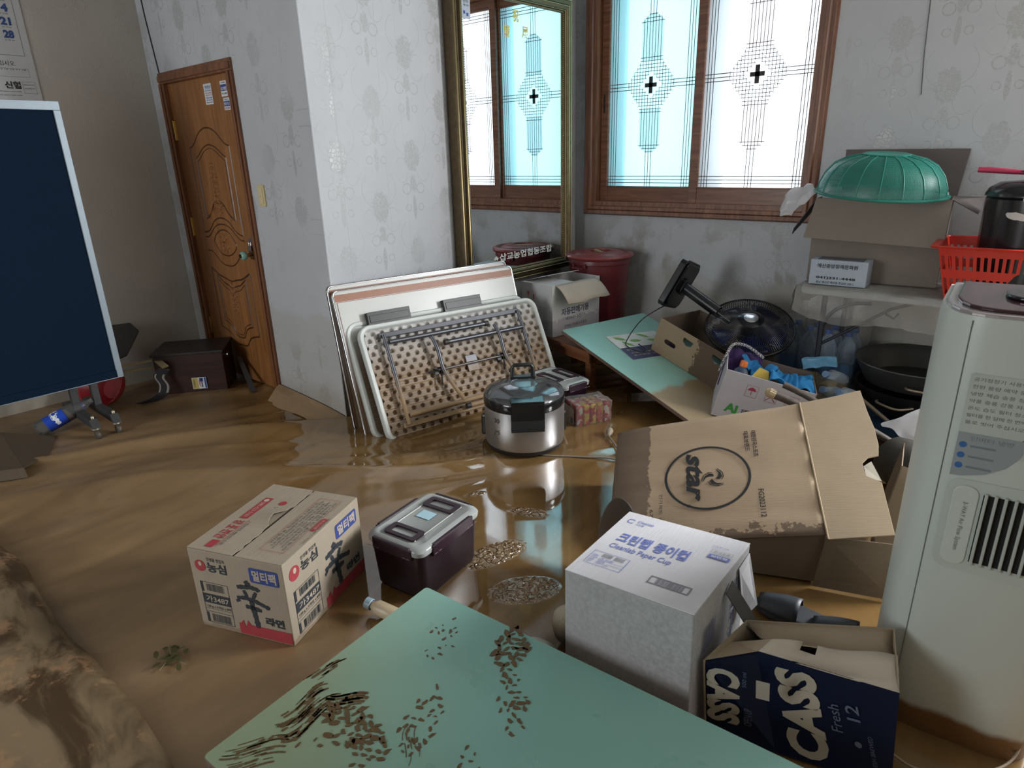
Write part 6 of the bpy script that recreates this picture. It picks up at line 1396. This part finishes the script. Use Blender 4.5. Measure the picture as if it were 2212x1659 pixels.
b = MB(); b.lathe([(0, 0), (.30, 0), (.34, .02), (.385, .075), (.395, .082), (.385, .088), (.34, .04), (0, .015)], 64, T(-.42, 3.62, .012)); tag(b.build('blue_tub', mat('dark blue tub', (.008, .018, .035), .3), None, smooth=40), 'wide shallow dark blue tub on the floor in front of the basins', 'tub')
b = MB(); b.box((0, -.012, 0), (.30, .012, .008), T(-.73, 3.72, .19) @ RZ(-22) @ RY(24)); tag(b.build('plank', mat('slat brown', (.12, .09, .06), .7), None), 'narrow brown plank leaning down over the dark blue tub', 'slat')
capd = mat('cap pale blue', (.13, .22, .38), .4)
sb = thing('capped_bottle', '', 'bottle', I4); b = MB(); b.lathe([(0, -.20), (.035, -.195), (.038, -.18), (.038, -.06), (.018, -.02), (.014, 0)], 20); b.build('bottle_body', PB, sb, smooth=40); b = MB(); b.lathe([(0, .018), (.0185, .017), (.019, -.004), (.014, -.006)], 20); b.build('cap', capd, sb, smooth=40)
for k, (p, lab) in enumerate((((-.905, 3.70, .295), 'clear bottle with pale blue cap pointing out of the rubbish, highest of three'), ((-.895, 3.64, .225), 'clear bottle with pale blue cap in the rubbish, left of the lower pair'), ((-.815, 3.645, .225), 'clear bottle with pale blue cap in the rubbish, right of the lower pair'))):
    M = T(*p) @ RZ(-15) @ RX(68)
    if k == 0: o = sb; o.matrix_world = M
    else: o = dup(sb, M)
    o['label'] = lab; o['group'] = 'bottles in the rubbish by the table leg'
b = MB(); crumpled_box(b, (-.03, 0, 0), (.24, .20, .20), 9, 9, .06, T(-1.10, 3.74, .03) @ RZ(-20)); tag(b.build('rubbish_bag', glassy('dirty film', (.28, .23, .15), .45, .25, (.7, .66, .58)), None, smooth=60), 'muddy translucent rubbish bag beside the grey table leg', 'plastic bag')
b = MB(); crumpled_box(b, (0, 0, 0), (.17, .03, .055), 8, 14, .016, T(-1.03, 3.70, .30) @ RZ(12) @ RY(-14)); tag(b.build('wipes_packet', mat('light blue packet', (.12, .30, .45), .3, var=.5, vs=30), None, smooth=60), 'light blue and white packet lying on top of the rubbish bag', 'packet')

# ================================================================ left side
# ---- navy notice board on a wheeled stand
BX = -4.30; y0, y1, z0, z1 = .15, 1.300, .268, 1.822
NB = G('navy felt'); c = NB.coord(); n = NB.noise(c, 200, 2); NB.set(Base_Color=NB.mix(n, (.003, .009, .022), (.006, .019, .043)), Roughness=.9, Specular_IOR_Level=.12); NB.bump(n, .4, .002)
t = thing('notice_board', 'large navy felt notice board in a grey frame on a wheeled stand', 'notice board', T(BX, y1, 0) @ RZ(90)); # local x = +y, local -y = +x
L_b = y1-y0
b = MB(); b.box((-L_b+.03, -.006, z0+.04), (-.03, .012, z1-.04)); b.build('felt_panel', NB.m, t)
ALG = mat('grey aluminium', (.27, .33, .38), .45, .3)
b = MB(); b.box((-L_b, -.016, z0), (-.0, .018, z0+.010)); b.box((-L_b, -.016, z1-.045), (0, .018, z1)); b.box((-.034, -.016, z0+.010), (0, .018, z1-.045)); b.box((-L_b, -.016, z0+.01), (-L_b+.034, .018, z1-.045)); b.build('board_frame', ALG, t, bevel=.002)
b = MB(); b.box((-L_b+.03, -.018, z0+.006), (-.034, -.004, z0+.05)); b.build('lower_strip', NB.m, t)
DS = mat('dusty dark steel', (.05, .05, .052), .5, .3)
for i, x in enumerate((-.16, -.27)):
    b = MB(); b.box((x-.02, .02, .11), (x+.02, .055, .75)); b.build('post', DS, t, bevel=.003)
    b = MB(); b.hexa([(x-.022, .25, .085), (x+.022, .25, .085), (x+.022, -.26, .075), (x-.022, -.26, .075), (x-.022, .25, .125), (x+.022, .25, .125), (x+.022, -.235, .118), (x-.022, -.235, .118)][0:4]+[(x-.022, .25, .125), (x+.022, .25, .125), (x+.022, -.22, .125), (x-.022, -.22, .125)]); ft = b.build('foot', DS, t, bevel=.003)
    b = MB(); b.lathe([(0, .0), (.010, 0), (.010, .012), (.006, .018), (0, .02)], 12, T(x, -.215, .125)); b.lathe([(0, .008), (.022, .006), (.024, -.01), (.012, -.02)], 16, T(x, -.225, .075)); b.build('caster_mount', mat('caster steel', (.42, .38, .28), .35, .8) if i == 0 else bpy.data.materials['caster steel'], ft, smooth=40)
    b = MB(); b.lathe([(0, -.011), (.026, -.011), (.029, -.006), (.029, .006), (.026, .011), (0, .011)], 24, T(x, -.235, .031) @ RY(90) @ RX(0)); b.build('caster_wheel', mat('caster wheel', (.07, .06, .05), .5) if i == 0 else bpy.data.materials['caster wheel'], ft, smooth=40)
# ---- calendar on the dark wall
t = thing('wall_calendar', 'large white wall calendar with black and blue dates behind the navy board', 'calendar', T(XK, .95, 1.5) @ RZ(90))
cp = mat('calendar paper', (.50, .51, .52), .7, var=.04); cy1 = 1.425-.95; cz0 = 1.70-1.5
F = frame((0, -.006, 0), (1, 0, 0), (0, 0, 1), 0)
b = MB(); b.box((cy1-.55, cz0, -.004), (cy1, 2.62-1.5, .0), F); b.build('paper', cp, t)
F = F @ T(0, -1.5, .0012); X = cy1
k = MB(); bl_ = MB(); rows = [(2.345, '6', '7'), (2.285, '13', '14'), (2.2225, '20', '21'), (2.160, '27', '28')]
# columns: Saturday dates blue, Friday dates black, earlier weekdays black
for i, z in enumerate((2.437, 2.370, 2.300, 2.232)):
    d = 7*(i+1)
    for c_ in range(4):
        n_ = d-c_
        if n_ < 1: continue
        xr = X-.065-c_*.085; (bl_ if c_ == 0 else k).text(F, str(n_), xr-(.052 if n_ > 9 else .026), z-.026, xr, z+.016, bold=.05)
        k.text(F, str((n_+3) % 30+1)+' 무진', xr-.05, z-.040, xr-.005, z-.033)
k.outline(F, X-.6, 2.115, X-.037, 2.62, .0015); k.text(F, '하십시오.', X-.20, 2.058, X-.095, 2.085); k.outline(F, X-.5, 2.0, X-.037, 2.045, .001); k.text(F, '10 11 12 13 14 15 16 17 18', X-.3, 2.036, X-.05, 2.042)
k.text(F, '신협', X-.175, 1.935, X-.095, 1.975, bold=.04); k.outline(F, X-.085, 1.91, X-.02, 1.975, .001); k.text(F, '충남남부중앙지점', X-.078, 1.955, X-.028, 1.962); k.text(F, '예산신용협동조합', X-.078, 1.935, X-.028, 1.942); k.text(F, '전화 (041) 333-1688', X-.22, 1.915, X-.10, 1.922); k.text(F, 'FAX (041) 333-1689', X-.22, 1.895, X-.10, 1.902)
k.build('black_printing', mat('calendar black', (.02, .02, .02)), t); bl_.build('blue_printing', mat('calendar blue', (.02, .06, .22)), t)

# ---- fallen cabinet by the door
MG = wood('mahogany', (.018, .008, .007), (.055, .018, .013), .35, 3, 0)
CB = T(-4.475, 1.545, .006) @ RZ(53)
t = thing('small_cabinet', 'dark mahogany cabinet lying on its side in the mud beside the door', 'cabinet', CB)
l, w, h = .43, .33, .285
b = MB(); b.box((0, 0, 0), (l, w, h)); b.build('cabinet_body', MG, t, bevel=.004)
b = MB(); b.box((-.012, -.012, h), (l+.01, w+.01, h+.018)); b.build('top_board', mat('dark board', (.018, .014, .014), .4), t, bevel=.003)
b = MB(); b.box((0, -.008, 0), (l, 0, .012)); b.build('edge_trim', mat('dark trim', (.02, .012, .01), .4), t)
b = MB(); b.lathe([(0, .03), (.014, .028), (.012, .012), (.007, 0)], 16, T(l, .05, h-.03) @ RY(90)); b.build('knob', steel, t, smooth=40)
st = sticker('yellow_sticker', 'small yellow and white advert sticker on the front of the fallen dark cabinet', 'sticker', .215, .045, .305, .125, [
    ('r', mat('sticker yellow', (.48, .38, .10)), .0003, .217, .047, .253, .123), ('t', BLACK, .0006, '수도 설비', .222, .055, .232, .118, .02), ('r', BLUEI, .0003, .292, .047, .303, .123), ('t', BLACK, .0006, '333-8006', .270, .055, .280, .118, .02), ('t', REDI, .0006, '대원', .258, .06, .266, .11, .02), ('r', BLUEI, .0003, .262, .095, .285, .12)], M=CB @ frame((0, -.0085, 0), (1, 0, 0), (0, 0, 1), .0006))
st['label'] = 'small yellow and white advert sticker on the front of the fallen dark cabinet'
b = MB(); b.sheet([(-4.93, 1.42, .46), (-4.90, 1.60, .455), (-4.88, 1.64, .39), (-4.86, 1.52, .24), (-4.88, 1.36, .20)], .02); tag(b.build('dark_chair_back', mat('dark panel', (.030, .026, .022), .6), None, bevel=.006), 'dark curved panel leaning on the left wall behind the navy board', 'panel')
b = MB(); b.sheet([(-4.33, 2.04, .20), (-4.30, 2.06, .19), (-4.02, 1.99, .016), (-4.05, 1.96, .016)], .012); tag(b.build('plank', mat('dark slat', (.03, .028, .028), .6), None), 'dark plank leaning against the foot of the door beside the cabinet', 'slat')
# ---- red bowl, split drawer frame and striped cloth strip behind the stand
b = MB(); b.lathe([(.002, 0), (.07, .003), (.125, .05), (.155, .12), (.160, .122), (.152, .122), (.12, .055), (.07, .010), (.002, .008)], 48, T(-4.66, 1.34, .10) @ RZ(30) @ RX(58)); tag(b.build('red_bowl', mat('dark red bowl', (.30, .015, .022), .35), None, smooth=40), 'dark red plastic bowl on its side behind the wheels of the navy board', 'bowl')
WB = T(-4.615, 1.265, .215) @ RZ(66)
b = MB(); b.box((0, 0, 0), (.33, .012, .010), WB); tag(b.build('broken_board', mat('pale broken wood', (.33, .26, .14), .7, var=.3, vs=30), None), 'pale broken board sticking out from the navy board corner, lower of two', 'wood')
b = MB(); b.box((0, 0, .030), (.31, .012, .042), WB @ RY(-3)); tag(b.build('broken_board', bpy.data.materials['pale broken wood'], None), 'pale broken board sticking out from the navy board corner, upper of two', 'wood')
t = thing('striped_strap', 'dark strap with white stripes curling down from a broken pale board', 'strap', T(-4.36, 1.50, .12))
b = MB(); b.sheet([(-.16, .05, .155), (-.155, .085, .16), (-.015, .10, .115), (-.02, .06, .108)], .010); b.build('board_piece', bpy.data.materials['pale broken wood'], t)
P = curve3([(-.02, .07, .105), (-.02, .03, .06), (-.01, .045, .0), (.0, .02, -.05), (-.04, -.03, -.085), (-.09, -.09, -.105)], 10); b = MB(); w1 = MB(); rr = []
for p in P: rr.append((Vector(p)+Vector((0, -.035, .012)), Vector(p)+Vector((0, .035, -.012))))
for A_, B_ in zip(rr, rr[1:]):
    b.poly([A_[0], A_[1], B_[1], B_[0]])
    for f0, f1 in ((.08, .20), (.72, .90)): w1.poly([A_[0].lerp(A_[1], f0)+Vector((.002, 0, .001)), A_[0].lerp(A_[1], f1)+Vector((.002, 0, .001)), B_[0].lerp(B_[1], f1)+Vector((.002, 0, .001)), B_[0].lerp(B_[1], f0)+Vector((.002, 0, .001))])
b.build('strap_fabric', mat('strap dark', (.035, .035, .042), .7), t, solid=.003); w1.build('white_stripe', mat('strap white', (.45, .42, .38), .7), t, solid=.001)
# ---- clear beer bottle with blue label on the floor
t = thing('beer_bottle', 'clear plastic beer bottle with a blue label lying by the wheels of the navy board', 'bottle', T(-4.375, .815, .050) @ Vector((.045, .27, .10)).to_track_quat('Z', 'Y').to_matrix().to_4x4())
b = MB(); b.lathe([(0, .004), (.035, 0), (.046, .012), (.047, .20), (.040, .245), (.022, .285), (.015, .30), (.014, .325)], 28, T(0, 0, 0)); b.build('bottle_body', glassy('clear beer pet', (.28, .29, .29), .18, .06, (.8, .8, .78)), t, smooth=40)
b = MB(); b.lathe([(.0475, .06), (.0475, .165)], 40); lb = b.build('blue_label', mat('beer label blue', (.012, .05, .36), .22, var=.3), t, smooth=60)
b = MB()
vs, fs = glyphs('Cass', .06)
fc = t.matrix_world.inverted() @ Vector((0, 0, 1.49)); fa = math.atan2(fc.y, fc.x)-.35
def cyl(x, y): a = x/.048+fa; return Vector((math.cos(a)*.0484, math.sin(a)*.0484, y))
for (x_, y_, w_, h_) in ((-.05, .095, .10, .045),):
    V = [b.v(cyl(x_+w_*u2, y_+h_*v2)) for u2, v2 in vs]
    for q in fs: b.f([V[i] for i in q])
b.build('label_lettering', mat('label white', (.65, .68, .70), .4), t)
b = MB(); b.lathe([(.0225, .27), (.0232, .262), (.031, .258)], 24); b.lathe([(.0478, .055), (.0478, .060)], 40); b.build('neck_label', mat('neck label', (.03, .06, .28), .3), t)
# ---- mud covered cardboard at the left edge
b = MB(); b.hexa([(-4.62, .20, .012), (-3.98, .30, .012), (-3.80, .62, .012), (-4.40, .66, .012), (-4.62, .20, .075), (-4.0, .30, .07), (-3.84, .62, .055), (-4.40, .66, .09)]); b.sheet([(-4.40, .66, .09), (-3.84, .62, .055), (-4.05, .78, .012), (-4.3, .88, .015)], .006)
tag(b.build('flattened_box', card('muddy flat card', (.075, .052, .030)), None, bevel=.003), 'flattened muddy cardboard box at the left edge of the room', 'box')
